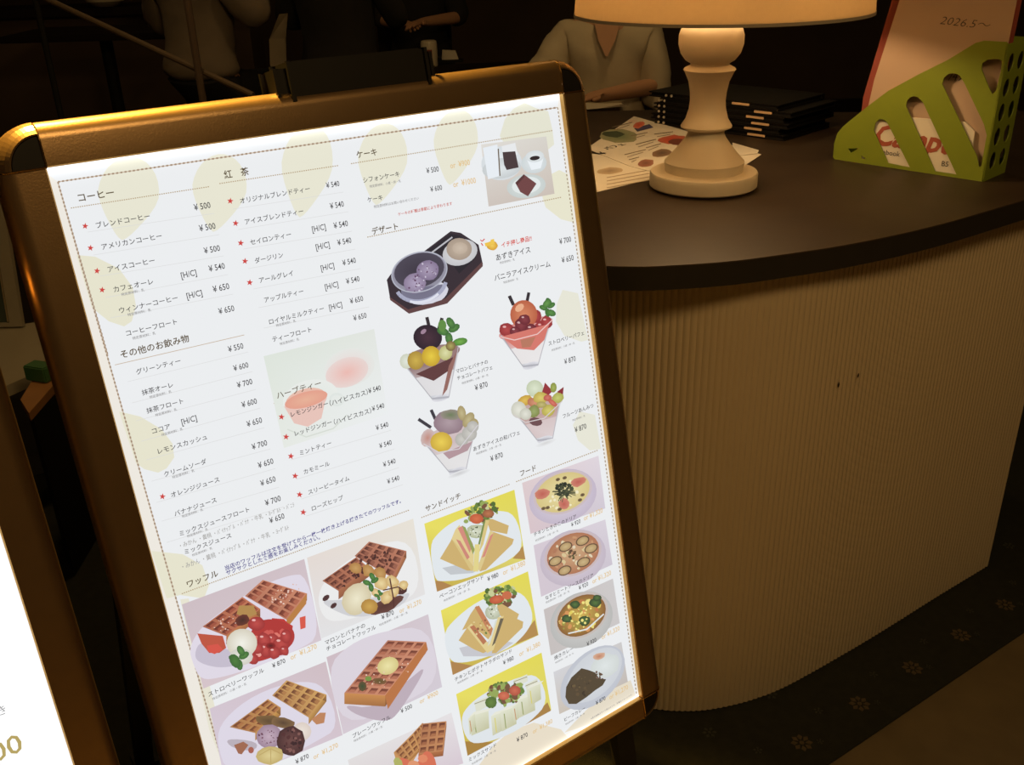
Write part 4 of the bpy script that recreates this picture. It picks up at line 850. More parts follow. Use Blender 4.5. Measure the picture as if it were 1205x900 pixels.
# ---------------------------------------------------------------- table lamp
LX, LY = 0.372, 1.812
lamp = thing('table_lamp', 'cream turned-wood table lamp with a wide linen drum shade on the counter', 'lamp', (LX, LY, TT))
Z = TT
_lathe = lathe
def lathe2(bm, prof, c, n=48, cap=True): _lathe(bm, [(r_ * 1.02, TT + (z_ - TT) * 1.05) for r_, z_ in prof], c, n, cap)
lathe = lathe2
bm = bmesh.new(); lathe(bm, [(0.0955, Z + .0028), (0.0985, Z + .0055), (0.0985, Z + .026), (0.0965, Z + .0295), (0.071, Z + .0305)], (LX, LY), 64); obj('base', bm, M['white'], lamp, True)
bm = bmesh.new(); lathe(bm, [(0.071, Z + .0295), (0.0725, Z + .047), (0.071, Z + .0485), (0.060, Z + .060), (0.046, Z + .076), (0.036, Z + .089), (0.033, Z + .096), (0.033, Z + .101), (0.0455, Z + .1065), (0.046, Z + .109),
                             (0.038, Z + .121), (0.033, Z + .138), (0.0315, Z + .152), (0.0325, Z + .166), (0.036, Z + .184), (0.043, Z + .199), (0.046, Z + .2035), (0.044, Z + .206), (0.034, Z + .211), (0.034, Z + .214),
                             (0.043, Z + .219), (0.052, Z + .230), (0.0565, Z + .245), (0.0565, Z + .259), (0.052, Z + .272), (0.043, Z + .283), (0.030, Z + .290), (0.012, Z + .293)], (LX, LY), 64)
obj('turned_stem', bm, M['white'], lamp, True)
bm = bmesh.new(); lathe(bm, [(0.011, Z + .292), (0.011, Z + .335), (0.016, Z + .338), (0.016, Z + .375), (0.013, Z + .380)], (LX, LY), 20); obj('bulb_holder', bm, M['brass'], lamp)
bm = bmesh.new(); lathe(bm, [(0.012, Z + .378), (0.022, Z + .386), (0.038, Z + .402), (0.045, Z + .425), (0.040, Z + .448), (0.022, Z + .466), (0.002, Z + .470)], (LX, LY), 24); obj('bulb', bm, M['bulb'], lamp, True)
lathe = _lathe
SZ = 1.253; ST = 1.53; SR = 0.258; SRT = 0.236
BX, BY = LX, LY
LX += 0.014
bm = bmesh.new()
lathe(bm, [(SR, SZ), (SRT, ST), (SRT - .0025, ST), (SR - .0025, SZ), (SR, SZ)], (LX, LY), 96, cap=False); bmesh.ops.remove_doubles(bm, verts=bm.verts, dist=1e-6)
sh_ = obj('lamp_shade', bm, M['shade'], lamp, True)
bm = bmesh.new(); lathe(bm, [(SR + .0008, SZ - .001), (SR + .0006, SZ + .004), (SR - .003, SZ + .004), (SR - .003, SZ - .001), (SR + .0008, SZ - .001)], (LX, LY), 96, cap=False); obj('hem', bm, M['shade_trim'], sh_)
bm = bmesh.new()
for k in range(3):
    a = 2 * PI * k / 3 + .5; tube(bm, [(LX, LY, Z + .34), (LX + (SRT + .008) * math.cos(a), LY + (SRT + .008) * math.sin(a), 1.36)], 0.002, 6)
obj('shade_spider', bm, M['brass'], lamp)

# ---------------------------------------------------------------- leaflets on the counter
def uvplane(o, x, y):
    n = x.cross(y)
    def f(px, py):
        d = ray(px, py); t = (o - Vector((0, 0, CAM_H))).dot(n) / d.dot(n); q = Vector((0, 0, CAM_H)) + d * t - o
        return q.dot(x), -q.dot(y)
    return f
def printmat(name, rough=0.7):
    m = bpy.data.materials.new(name); m.use_nodes = True; nt = m.node_tree; b = nt.nodes['Principled BSDF']; b.inputs['Roughness'].default_value = rough
    vc = nt.nodes.new('ShaderNodeVertexColor'); vc.layer_name = 'Col'; nt.links.new(vc.outputs[0], b.inputs['Base Color']); return m
PM = printmat('printed_ink')
def leaflet(name, label, pts, z, cat='leaflet', m=M['sheet']):
    P3 = [on_z(x, y, z) for x, y in pts]; bm = bmesh.new(); prism(bm, [(p.x, p.y) for p in P3], z, z + 0.0006)
    c = sum(P3, Vector()) / len(P3)
    return rebase(tag(obj(name, bm, m), label, cat), (c.x, c.y, z))
lf1 = leaflet('menu_leaflet', 'printed white food leaflet lying open behind and left of the lamp', [(690, 175), (746, 137), (800, 152), (896, 182), (838, 220), (742, 196)], TT + 0.0012)
lf2 = leaflet('menu_leaflet', 'second leaflet, front one, tucked under the lamp base beside the sign frame', [(690, 180), (800, 196), (800, 203), (690, 229)], TT + 0.0004)
def toppr(z):
    pr = Print(lambda u, v, h: Vector((u, v, h)), uv=lambda px, py: tuple(on_z(px, py, z)[:2]), h0=z + 0.0001); return pr
p = toppr(TT + .0020)
p.E(728, 160, 22, 8, 4, (96, 118, 84), (150, 150, 116), n=18, jit=.08); p.E(722, 158, 12, 4, 0, (60, 72, 50), n=10, jit=.2)
p.P([(746, 151), (764, 146), (769, 150), (750, 155)], (70, 66, 104)); p.E(752, 147, 7, 3.5, -20, (196, 66, 44), (206, 120, 90), n=10, jit=.15); p.E(745, 143, 6, 2, 0, (220, 196, 180), n=8)
p.E(790, 164, 16, 5, -6, (190, 60, 40), (186, 100, 70), n=14, jit=.12); p.E(798, 167, 12, 4, 0, (110, 56, 40), n=12, jit=.1)
p.E(779, 180, 12, 4.5, -8, (90, 70, 60), (140, 110, 84), n=12, jit=.1); p.E(760, 192, 10, 4.5, -8, (120, 76, 64), (160, 110, 90), n=12, jit=.1)
for a, b in (((748, 170), (772, 164)), ((735, 182), (760, 176)), ((760, 174), (778, 169)), ((742, 160), (762, 156)), ((770, 158), (792, 155)), ((720, 150), (744, 144)), ((740, 188), (752, 185)), ((800, 176), (822, 174))):
    p.line([a, b], .9, (128, 112, 92)); p.line([(a[0] + 3, a[1] + 3), (b[0] - 3, b[1] + 3)], .7, (140, 124, 104))
V0 = [(718, 176), (731, 171), (708, 182), (714, 180)]
def flattext(pr, s, a, b, col, off=.01):
    V, Fc, x0, x1 = glyphs(s, off); A = Vector(pr.uv(*a)); B = Vector(pr.uv(*b)); dx = (B - A) / (x1 - x0); dy = Vector((-dx.y, dx.x))
    pr.raw([tuple(A + dx * (x - x0) + dy * y) for x, y in V], [lin(col)] * len(V), Fc)
flattext(p, 'パフェ', (715, 176), (737, 170), (36, 30, 28), .02); flattext(p, '￥', (709, 182), (716, 180), (36, 30, 28), .02)
flattext(p, 'おすすめメニュー', (770, 158), (796, 156), (90, 60, 50), .01)
p.build('leaflet_print', lf1, PM)
p = toppr(TT + .0012); p.E(718, 201, 16, 4, -4, (150, 130, 110), (190, 170, 140), n=12, jit=.1)
for y in (207, 211, 215, 219): p.line([(714, y + 2), (770, y - 8)], .8, (150, 130, 104))
p.build('leaflet_print', lf2, PM)
leaflet('white_slip', 'narrow white slip poking out behind the right of the lamp base', [(862, 168), (893, 177), (891, 181), (862, 184)], TT + .0024, 'paper')

# ---------------------------------------------------------------- stack of black menu binders behind the lamp
bA = Vector((0.267, 1.757, 0)) * H; bB = Vector((0.450, 1.573, 0)) * H
bd = (bB - bA).normalized(); bn = Vector((-bd.y, bd.x, 0)); 
ang = math.atan2(bd.y, bd.x); LB = (bB - bA).length
proto = None
words = ['lowest', 'second lowest', 'third from the bottom', 'fourth from the bottom', 'second from the top', 'topmost']
zz = TT
for k in range(6):
    th = 0.0125; off = [0.0, -0.012, 0.008, -0.004, 0.014, -0.02][k]
    if k == 5: th = 0.0125
    o3 = bA + bd * off
    t = thing('menu_binder', 'black binder with brass strip behind the lamp, %s of the stack' % words[k], 'binder', (o3.x, o3.y, zz), ang, 'stacked black binders behind the lamp')
    Mx = Matrix.Translation((o3.x, o3.y, zz)) @ Matrix.Rotation(ang, 4, 'Z')
    bm = bmesh.new(); box(bm, (LB / 2, 0.105, th * .12), (LB, 0.21, th * .24), mx=Mx, bevel=.0008); box(bm, (LB / 2, 0.105, th * .86), (LB, 0.21, th * .22), mx=Mx, bevel=.0008); box(bm, (LB / 2, 0.202, th / 2), (LB, 0.012, th * .9), mx=Mx); obj('cover', bm, M['black'], t)
    bm = bmesh.new(); box(bm, (LB / 2, 0.100, th * .49), (LB - .012, 0.19, th * .48), mx=Mx); obj('pages', bm, M['blackm'], t)
    sx = [0.292, 0.282, 0.300, 0.285, 0.305, 0.245][k] - off
    bm = bmesh.new(); box(bm, (sx, -0.0012, th * .5), (0.046, 0.003, 0.0052), mx=Mx, bevel=.0006); obj('label_strip', bm, M['strip'], t)
    for q in (0.014, 0.030):
        bm = bmesh.new(); bmesh.ops.create_uvsphere(bm, u_segments=10, v_segments=6, radius=0.0034, matrix=Mx @ Matrix.Translation((q - off + (0.02 if k == 5 else 0), -0.0012, th * .5)))
        obj('stud', bm, M['studs'], t)
    zz += th + 0.0006

# ---------------------------------------------------------------- green file box with papers
fa = Vector((0.6821427, 2.01402479, TT)); fe = Vector((0.68388407, -0.72959069, 0)); fn = Vector((-fe.y, fe.x, 0))    # fn points to the back
fbx = thing('file_box', 'lime green slotted plastic file box at the right end of the counter', 'file box', tuple(fa), math.atan2(fe.y, fe.x))
def holed(outer, holes, depth, X, Y, Nn, O_):
    cu = bpy.data.curves.new('h', 'CURVE'); cu.dimensions = '2D'; cu.fill_mode = 'BOTH'; cu.extrude = depth / 2; cu.bevel_depth = 0
    for pl in [outer] + holes:
        s = cu.splines.new('POLY'); s.points.add(len(pl) - 1); s.use_cyclic_u = True
        for q, (x, y) in zip(s.points, pl): q.co = (x, y, 0, 1)
    o = bpy.data.objects.new('h', cu); me = bpy.data.meshes.new_from_object(o); bpy.data.objects.remove(o); bpy.data.curves.remove(cu)
    bm = bmesh.new(); bm.from_mesh(me); bpy.data.meshes.remove(me)
    Mt = Matrix(((X.x, Y.x, Nn.x, O_.x), (X.y, Y.y, Nn.y, O_.y), (X.z, Y.z, Nn.z, O_.z), (0, 0, 0, 1)))
    bmesh.ops.remove_doubles(bm, verts=bm.verts, dist=1e-6)
    bm.transform(Mt @ Matrix.Translation((0, 0, depth / 2))); return bm
UP = Vector((0, 0, 1))
side_out = [(0.004, 0.0), (0.0, 0.004), (-0.001, 0.033), (0.004, 0.054), (0.014, 0.068), (0.0275, 0.0813), (0.0682, 0.1189), (0.0998, 0.1463), (0.1542, 0.1809), (0.2066, 0.2115), (0.2407, 0.236), (0.252, 0.244), (0.266, 0.2485), (0.305, 0.2485), (0.309, 0.245), (0.309, 0.004), (0.305, 0.0)]
holes = [[(0.081, 0.068), (0.0825, 0.0835), (0.089, 0.0905), (0.0976, 0.0915), (0.106, 0.087), (0.1125, 0.079), (0.166, 0.006), (0.120, 0.0083)],
         [(0.140, 0.1209), (0.140, 0.130), (0.145, 0.138), (0.1530, 0.1415), (0.1615, 0.1400), (0.1731, 0.1303), (0.258, 0.006), (0.216, 0.006)],
         [(0.203, 0.168), (0.205, 0.180), (0.213, 0.1875), (0.2226, 0.1890), (0.232, 0.1865), (0.2434, 0.174), (0.292, 0.104), (0.3005, 0.085), (0.3005, 0.028), (0.2965, 0.026), (0.2895, 0.045)],
         [(0.2700, 0.2000), (0.270, 0.210), (0.2781, 0.2168), (0.296, 0.2195), (0.3035, 0.2160), (0.3045, 0.1989), (0.3025, 0.1650), (0.297, 0.158), (0.288, 0.1705)],
         [(0.0309, 0.0255), (0.0550, 0.0295), (0.0378, 0.0175)], [(0.0608, 0.0165), (0.0736, 0.0098), (0.0634, 0.0088)]]
bm = holed(side_out, holes, 0.0028, fe, UP, -fn, fa + fn * 0.0028); obj('side_panel', bm, M['green'], fbx)
BW = 0.10
bm = holed(side_out, holes, 0.0028, fe, UP, -fn, fa + fn * BW); obj('side_panel', bm, M['green'], fbx)
def rnd_hole(cx, cy, rx, ry, n=16): return [(cx + rx * math.cos(2 * PI * k / n), cy + ry * math.sin(2 * PI * k / n)) for k in range(n)]
eh = [rnd_hole(x, y, .0135, .0165) for y in (0.035, 0.079, 0.123, 0.167, 0.211) for x in (0.028, 0.072)]
bm = holed([(0.0, 0), (BW, 0), (BW, 0.245), (0.0, 0.245)], eh, 0.0028, fn, UP, fe, fa + fe * 0.3065); obj('end_panel', bm, M['green'], fbx)
bm = bmesh.new(); Mf = Matrix.Translation(fa) @ Matrix.Rotation(math.atan2(fe.y, fe.x), 4, 'Z')
box(bm, (0.155, BW / 2, 0.0015), (0.305, BW - .004, 0.003), mx=Mf); obj('bottom', bm, M['green'], fbx)
bm = bmesh.new(); box(bm, (0.0012, BW / 2, 0.020), (0.0028, BW - .004, 0.036), mx=Mf); obj('front_lip', bm, M['green'], fbx)

def standing(name, label, pts, y, th, m, cat, tilt=0.0):
    """a sheet standing in the box, parallel to its long side, y from the front side"""
    t_ = Mf @ Matrix.Translation((0, y, 0.0032)) @ Matrix.Rotation(tilt, 4, 'X')
    bm = bmesh.new(); a = [bm.verts.new(t_ @ Vector((px_, 0, pz_))) for px_, pz_ in pts]; b = [bm.verts.new(t_ @ Vector((px_, th, pz_))) for px_, pz_ in pts]
    n = len(pts); bm.faces.new(a); bm.faces.new(b[::-1])
    for i in range(n): bm.faces.new((a[i], b[i], b[(i + 1) % n], a[(i + 1) % n]))
    bmesh.ops.recalc_face_normals(bm, faces=bm.faces); o = obj(name, bm, m); p0 = t_ @ Vector((pts[0][0], 0, pts[0][1]))
    rebase(tag(o, label, cat), tuple(t_ @ Vector((pts[0][0], 0, 0)))); return o, t_
pk, T1 = standing('notebook_pack', 'white notebook wrapper with red script lettering inside the green file box', [(0.06, 0), (0.28, 0), (0.275, 0.085), (0.255, 0.10), (0.085, 0.095), (0.058, 0.08)], 0.0045, 0.0035, M['sheet'], 'notebook', -0.02)
def stext(name, par, T_, s, x, z, w_, m, off=0.0, shear=0.0, hs=1.0, rot=0.0, y=-0.0006):
    V, Fc, x0, x1 = glyphs(s, off); k = w_ / (x1 - x0); bm = bmesh.new(); c_, s_ = math.cos(rot), math.sin(rot); vs_ = []
    for a, b in V:
        X = (a - x0) * k + b * k * shear; Y = b * k * hs; vs_.append(bm.verts.new(T_ @ Vector((x + X * c_ - Y * s_, y, z + X * s_ + Y * c_))))
    for f in Fc:
        try: bm.faces.new([vs_[i] for i in f])
        except ValueError: pass
    return obj(name, bm, m, par)
stext('red_lettering', pk, T1, 'Campus', 0.080, 0.038, 0.185, M['redink'], 0.03, 0.25, 1.0, 0.0)
stext('small_lettering', pk, T1, 'notebook', 0.085, 0.020, 0.055, M['ink'], 0.0)
stext('small_lettering', pk, T1, 'B5  30', 0.225, 0.014, 0.035, M['ink'], 0.0)
bm = bmesh.new(); tube(bm, [T1 @ Vector(q) for q in ((0.066, -0.0008, 0.055), (0.066, -0.0008, 0.068), (0.072, -0.0008, 0.080), (0.080, -0.0008, 0.086))], 0.0018, 6); obj('red_swirl', bm, M['redink'], pk)
nt_, T2 = standing('note_sheet', 'tall cream sheet with handwriting 2026.5 standing in the green file box', [(0.045, 0.0), (0.30, 0.0), (0.302, 0.345), (0.095, 0.345), (0.060, 0.16)], 0.0125, 0.0006, M['sheet2'], 'paper', -0.03)
stext('handwriting', nt_, T2, '2026.5～', 0.172, 0.268, 0.090, M['ink'], -0.012, 0.25, 0.8, -0.06)
stext('handwriting', nt_, T2, '/49′', 0.206, 0.170, 0.030, M['ink'], -0.004, 0.25, 1.1, 0.03)
fd_, T3 = standing('card_folder', 'dark red card folder standing behind the cream sheet in the file box', [(0.030, 0.0), (0.295, 0.0), (0.30, 0.345), (0.066, 0.345), (0.028, 0.12)], 0.040, 0.0025, M['redcard'], 'folder', -0.03)
gs, T4 = standing('grey_brochure', 'grey printed brochure at the right end of the green file box', [(0.20, 0.0), (0.302, 0.0), (0.302, 0.235), (0.20, 0.235)], 0.072, 0.003, M['sheet3'], 'brochure', 0.0)
gs2, T5 = standing('clear_folder', 'pale paper in a folder leaning low inside the green file box', [(0.17, 0.0), (0.30, 0.0), (0.298, 0.20), (0.20, 0.21)], 0.020, 0.0012, M['sheet3'], 'folder', -0.03)

# ---------------------------------------------------------------- people
FZ = 0.008
def skin_mesh(name, chains, m, parent, T_, sub=2, wrinkle=0.0):
    """grow one smooth surface along chained joints: chains = lists of (key, x, y, z, r) or (key,)"""
    idx = {}; V = []; Rr = []; Ed = []
    for ch in chains:
        prev = None
        for j in ch:
            if len(j) > 1 and j[0] not in idx: idx[j[0]] = len(V); V.append(j[1:4]); Rr.append(j[4])
            k = idx[j[0]]
            if prev is not None: Ed.append((prev, k))
            prev = k
    me = bpy.data.meshes.new(name); me.from_pydata(V, Ed, []); o = bpy.data.objects.new(name, me); C.objects.link(o)
    o.modifiers.new('s', 'SKIN'); o.modifiers.new('u', 'SUBSURF').levels = sub
    for i, sv in enumerate(me.skin_vertices[0].data):
        r = Rr[i]; sv.radius = r if isinstance(r, tuple) else (r, r); sv.use_root = (i == 0)
    bpy.context.view_layer.update(); dg = bpy.context.evaluated_depsgraph_get()
    m2 = bpy.data.meshes.new_from_object(o.evaluated_get(dg)); bpy.data.objects.remove(o); bpy.data.meshes.remove(me)
    bm = bmesh.new(); bm.from_mesh(m2); bpy.data.meshes.remove(m2)
    if wrinkle:
        bmesh.ops.recalc_face_normals(bm, faces=bm.faces); bm.normal_update()
        for v in bm.verts:
            q = v.co; f = noise.noise(Vector((q.x * 16 + q.z * 9, q.y * 14, q.z * 7))) + .5 * noise.noise(q * 34)
            v.co = q + v.normal * f * wrinkle
    bm.transform(T_); return obj(name, bm, m, parent, True)

def person(label, loc, yaw, sh_m, look, arms, height=1.0, vneck=False, sleeve='short', group=None, extra=None, armr=0.0, drape=False):
    Tm = Matrix.Translation(loc) @ Matrix.Rotation(yaw, 4, 'Z')
    t = thing('person', label, 'person', loc, yaw, group)
    def hand(sx, w, d):
        """palm and five fingers from wrist w pointing along d"""
        d = Vector(d).normalized(); w = Vector(w); s = d.cross(Vector((0, 0, 1))).normalized(); out = []
        pm = w + d * 0.045; out.append([('w%d' % sx,), ('p%d' % sx, *pm, (0.030, 0.014))])
        for i, (o_, ln, dr) in enumerate(((-.027, .062, -.10), (-.009, .075, -.18), (.009, .070, -.24), (.026, .055, -.3))):
            a = pm + d * .035 + s * o_; b = a + d * ln * .5 + Vector((0, 0, dr * .02)); c = a + d * ln + Vector((0, 0, dr * .12))
            out.append([('p%d' % sx,), ('f%d%d' % (sx, i), *a, .009), ('g%d%d' % (sx, i), *b, .0085), ('h%d%d' % (sx, i), *c, .007)])
        a = pm - s * .034 * sx - d * .01; b = a - s * .018 * sx + d * .028; c = b + d * .024
        out.append([('p%d' % sx,), ('ta%d' % sx, *a, .010), ('tb%d' % sx, *b, .009), ('tc%d' % sx, *c, .008)]); return out
    ch = [[('pel', 0, -.03, .55, (.12, .07)), ('wa', 0, -.01, .70, (.125, .09)), ('che', 0, -.02, .88, (.145, .10)), ('up', 0, -.01, .99, (.12, .08)), ('nk', 0, -.01, 1.07, .05), ('nk2', 0, -.03, 1.12, .047), ('jaw', 0, -.055, 1.17, (.058, .066)), ('hd', 0, -.035, 1.24, (.076, .094)), ('tp', 0, -.02, 1.305, (.060, .075))],
          [('hd',), ('nose', 0, -.137, 1.205, .011)]]
    for sx in (-1, 1):
        e, w_ = arms[0] if sx < 0 else arms[1]
        ch.append([('up',), ('sh%d' % sx, .165 * sx, -.005, 1.0, .052), ('el%d' % sx, *e, .040), ('w%d' % sx, *w_, .026)])
        dd = Vector(w_) - Vector(e); dd.z *= .2; ch += hand(sx, w_, dd)
        ch.append([('pel',), ('hp%d' % sx, .09 * sx, -.06, .52, .070), ('kn%d' % sx, .12 * sx, -.44, .50, .060), ('an%d' % sx, .12 * sx, -.42, .09, .038), ('to%d' % sx, .12 * sx, -.55, .035, (.034, .026))])
        ch.append([('hd',), ('ear%d' % sx, .082 * sx, -.02, 1.215, .012)])
    skin_mesh('body', ch, M['skin'], t, Tm)
    sr = armr
    c2 = [[('wl', 0, .01, .565, (.185, .150)), ('wl2', 0, .01, .63, (.185, .150)), ('wa', 0, -.005, .70, (.165, .130)), ('che', 0, -.015, .88, (.178, .138)), ('up', 0, .0, .975, (.145, .118)), ('col', 0, .005, 1.035, (.082, .075))]]
    for sx in (-1, 1):
        e, w_ = arms[0] if sx < 0 else arms[1]; e = Vector(e); w_ = Vector(w_); s0 = Vector((.165 * sx, -.005, .985))
        if sleeve == 'short':
            if drape and sx > 0: c2.append([('e1', *s0.lerp(e, .98), .07), ('dr', e.x + .01, e.y + .01, e.z - .10, (.05, .035))])
            m_ = s0.lerp(e, .55); e2 = s0.lerp(e, .98); e3 = e + (w_ - e) * .22
            c2.append([('up',), ('s%d' % sx, *s0, .072 + sr * .3), ('m%d' % sx, *m_, .068 + sr), ('e%d' % sx, *e2, .066 + sr * 1.3), ('f%d' % sx, *e3, .060 + sr * 1.3)])
        else:
            c2.append([('up',), ('s%d' % sx, *s0, .072), ('e%d' % sx, *e, .055), ('f%d' % sx, *(e.lerp(w_, .92)), .038)])
    skin_mesh('shirt' if sh_m != M['suit'] else 'jacket', c2, sh_m, t, Tm, 3, 0.007 if sh_m != M['suit'] else .003)
    c3 = [[('pel', 0, 0.0, .60, (.17, .14)), ('pl2', 0, -.02, .50, (.175, .12))]]
    for sx in (-1, 1): c3.append([('pl2',), ('hp%d' % sx, .095 * sx, -.06, .515, .095), ('kn%d' % sx, .12 * sx, -.45, .505, .075), ('an%d' % sx, .12 * sx, -.42, .13, .055)])
    skin_mesh('trousers', c3, M['trousers'], t, Tm, 2)
    for sx in (-1, 1):
        bm = bmesh.new(); r = bmesh.ops.create_uvsphere(bm, u_segments=12, v_segments=8, radius=1.0, matrix=Tm @ Matrix.Translation((.12 * sx, -.49, .045)) @ Matrix.Diagonal((.046, .115, .045, 1))); obj('shoe', bm, M['black'], t, True)
    # hair cap, eyes, mouth
    bm = bmesh.new(); bmesh.ops.create_uvsphere(bm, u_segments=24, v_segments=16, radius=1.0)
    for v in list(bm.verts):
        if v.co.y < -.35 and v.co.z < .35: bm.verts.remove(v)
    lo_ = look.get('hair', 1.0)
    for v in bm.verts:
        if v.co.z < 0: v.co.z *= lo_
    bm.transform(Tm @ Matrix.Translation((0, -.018, 1.245)) @ Matrix.Diagonal((.093, .108, .100, 1))); obj('hair', bm, M['hair'], t, True)
    for sx in (-1, 1):
        bm = bmesh.new(); bmesh.ops.create_uvsphere(bm, u_segments=10, v_segments=8, radius=.0095, matrix=Tm @ Matrix.Translation((.030 * sx, -.116, 1.232))); e_ = obj('eye', bm, M['eye'], t, True)
        bm = bmesh.new(); bmesh.ops.create_uvsphere(bm, u_segments=8, v_segments=6, radius=.0055, matrix=Tm @ Matrix.Translation((.030 * sx, -.122, 1.232))); obj('iris', bm, M['hair'], e_, True)
    bm = bmesh.new(); bmesh.ops.create_uvsphere(bm, u_segments=12, v_segments=6, radius=1, matrix=Tm @ Matrix.Translation((0, -.112, 1.170)) @ Matrix.Diagonal((.022, .008, .006, 1))); obj('mouth', bm, M['lips'], t, True)
    if vneck:
        bm = bmesh.new(); pts = [(-.050, 1.045), (.050, 1.045), (.034, .985), (.004, .925), (-.004, .925), (-.034, .985)]
        f_ = [bm.verts.new(Tm @ Vector((x, -.105 - (1.045 - z) * .42 - .012, z + .0))) for x, z in pts]; b_ = [bm.verts.new(Tm @ Vector((x, -.06, z))) for x, z in pts]
        n = len(pts); bm.faces.new(f_)
        for i in range(n): bm.faces.new((f_[i], b_[i], b_[(i + 1) % n], f_[(i + 1) % n]))
        bmesh.ops.recalc_face_normals(bm, faces=bm.faces); obj('neckline_skin', bm, M['skin'], t)
    if extra: extra(t, Tm)
    return t

def chair(loc, yaw, label, back=True):
    lift = loc[2] - FZ; loc = (loc[0], loc[1], FZ)
    Tm = Matrix.Translation((loc[0], loc[1], loc[2] + lift)) @ Matrix.Rotation(yaw, 4, 'Z'); t = thing('cafe_chair', label, 'chair', loc, yaw, 'dark cafe chairs')
    bm = bmesh.new(); box(bm, (0, 0.0, .360), (.46, .46, .05), mx=Tm, bevel=.015); obj('seat', bm, M['darkwood'], t)
    if back: bm = bmesh.new(); box(bm, (0, .235, .66), (.44, .03, .30), mx=Tm, bevel=.01); obj('backrest', bm, M['darkwood'], t)
    for x in (-.19, .19):
        for y in (-.19, .22):
            bm = bmesh.new(); zt_ = .345 if y < 0 or not back else .62; box(bm, (x, y, (zt_ - lift) / 2), (.035, .03, zt_ + lift), mx=Tm); obj('leg', bm, M['darkwood'], t)
def table(c, w_, d_, label, z=0.745, rz=0.0):
    Tm = Matrix.Translation((c[0], c[1], 0)) @ Matrix.Rotation(rz, 4, 'Z'); t = thing('cafe_table', label, 'table', (c[0], c[1], 0.008), rz, 'dark cafe tables')
    bm = bmesh.new(); box(bm, (0, 0, z - .015), (w_, d_, .03), mx=Tm, bevel=.004); obj('tabletop', bm, M['darkwood'], t)
    bm = bmesh.new(); lathe(bm, [(.03, .02), (.03, z - .03)], (0, 0), 16); bm.transform(Tm); obj('pedestal', bm, M['blackm'], t)
    bm = bmesh.new(); lathe(bm, [(.22, .008), (.22, .018), (.03, .03)], (0, 0), 24); bm.transform(Tm); obj('foot_plate', bm, M['blackm'], t)

chair((0.44, 4.16, FZ), -0.1, 'dark chair under the person in the cream blouse')
person('person in a loose cream v-neck blouse, forearm resting on the table behind the lamp', (0.425, 4.12, FZ), -0.12, M['blouse'], {'hair': 1.5},
       [((-.26, -.10, .83), (-.36, -.26, .83)), ((.21, -.07, .80), (-.02, -.30, .795))], vneck=True, armr=0.014, drape=True)
table((0.35, 3.58), 1.1, .5, 'dark cafe table in front of the person in the cream blouse')
bm = bmesh.new(); pp = on_z(704, 124, .747); box(bm, (pp.x, pp.y, .7475), (.20, .14, .001), rz=.3); rebase(tag(obj('white_sheet', bm, M['sheet']), 'white sheet on the cafe table under the blouse wearer\'s forearm', 'paper'), (pp.x, pp.y, .747))

def place(px, D): v = at(px, 60, D); return (v.x, v.y)
x, y = place(236, 4.6)
chair((x, y, FZ + .25), 2.75, 'dark backless stool under the person in the taupe shirt', False)
person('person in a taupe shirt seen from behind, upper left background', (x, y, FZ + .25), 2.75, M['grey'], {'hair': 1.2}, [((-.29, -.04, .84), (-.06, -.32, .90)), ((.25, -.06, .80), (.10, -.34, .84))], armr=.015)
def hem(t, Tm):
    bm = bmesh.new(); P = [(.19, .06, .84), (.215, .05, .74), (.225, .05, .64), (.22, .05, .50)]
    a = [bm.verts.new(Tm @ Vector(p)) for p in P]; b = [bm.verts.new(Tm @ (Vector(p) + Vector((.02 + .035 * (1 if i in (1, 2) else 0), .05, .0)))) for i, p in enumerate(P)]
    for i in range(3): bm.faces.new((a[i], a[i + 1], b[i + 1], b[i]))
    r = bmesh.ops.solidify(bm, geom=bm.faces[:], thickness=.004); tag(obj('shirt_hem', bm, M['blouse'], t), 'white shirt hem hanging out of the dark jacket')
x, y = place(400, 4.4)
chair((x, y, FZ + .25), 3.0, 'dark backless stool under the person in the black jacket', False)
person('person in a black jacket seen from behind above the sign, white hem showing', (x, y, FZ + .25), 3.0, M['suit'], {'hair': 1.0}, [((-.25, -.06, .80), (-.16, -.30, .80)), ((.25, -.06, .80), (.16, -.30, .80))], sleeve='long', extra=hem)
x, y = place(495, 5.9)
chair((x, y, FZ + .14), 0.2, 'dark chair at the far table behind the white canister')
person('person in dark clothes at the far table with bare forearms together', (x, y, FZ + .14), 0.2, M['suit'], {'hair': 1.0}, [((-.22, -.14, .80), (-.13, -.36, .80)), ((.22, -.14, .80), (-.02, -.40, .805))], sleeve='short')
xt, yt = place(500, 5.1)
table((xt, yt), 1.5, .6, 'dark cafe table carrying the white canister and napkin', rz=.1)
x, y = place(400, 3.75); 
# canister, napkin
c = on_z(506, 78, .745)
cn_ = thing('canister', 'white sugar canister with a dark label on the far table above the sign', 'canister', (c.x, c.y, .745))
bm = bmesh.new(); lathe(bm, [(.040, .745), (.043, .750), (.043, .86), (.040, .872), (.030, .876)], (c.x, c.y), 28); obj('body', bm, M['ceramic'], cn_, True)
bm = bmesh.new(); box(bm, (c.x + .006, c.y - .0435, .795), (.024, .003, .075)); obj('label_plate', bm, M['redcard'], cn_)
bm = bmesh.new(); lathe(bm, [(.018, .745), (.018, .757)], (c.x + .012, c.y - .066), 14); tag(obj('brass_button', bm, M['brass']), 'small brass cap in front of the white canister', 'cap'); rebase(bpy.data.objects['brass_button'], (c.x + .012, c.y - .066, .745))
c = on_z(530, 73, .745)
nk = thing('napkin_holder', 'small folded white napkin in a dark holder right of the canister', 'napkin holder', (c.x, c.y, .745))
bm = bmesh.new(); box(bm, (c.x, c.y, .752), (.14, .05, .014)); obj('tray', bm, M['black'], nk)
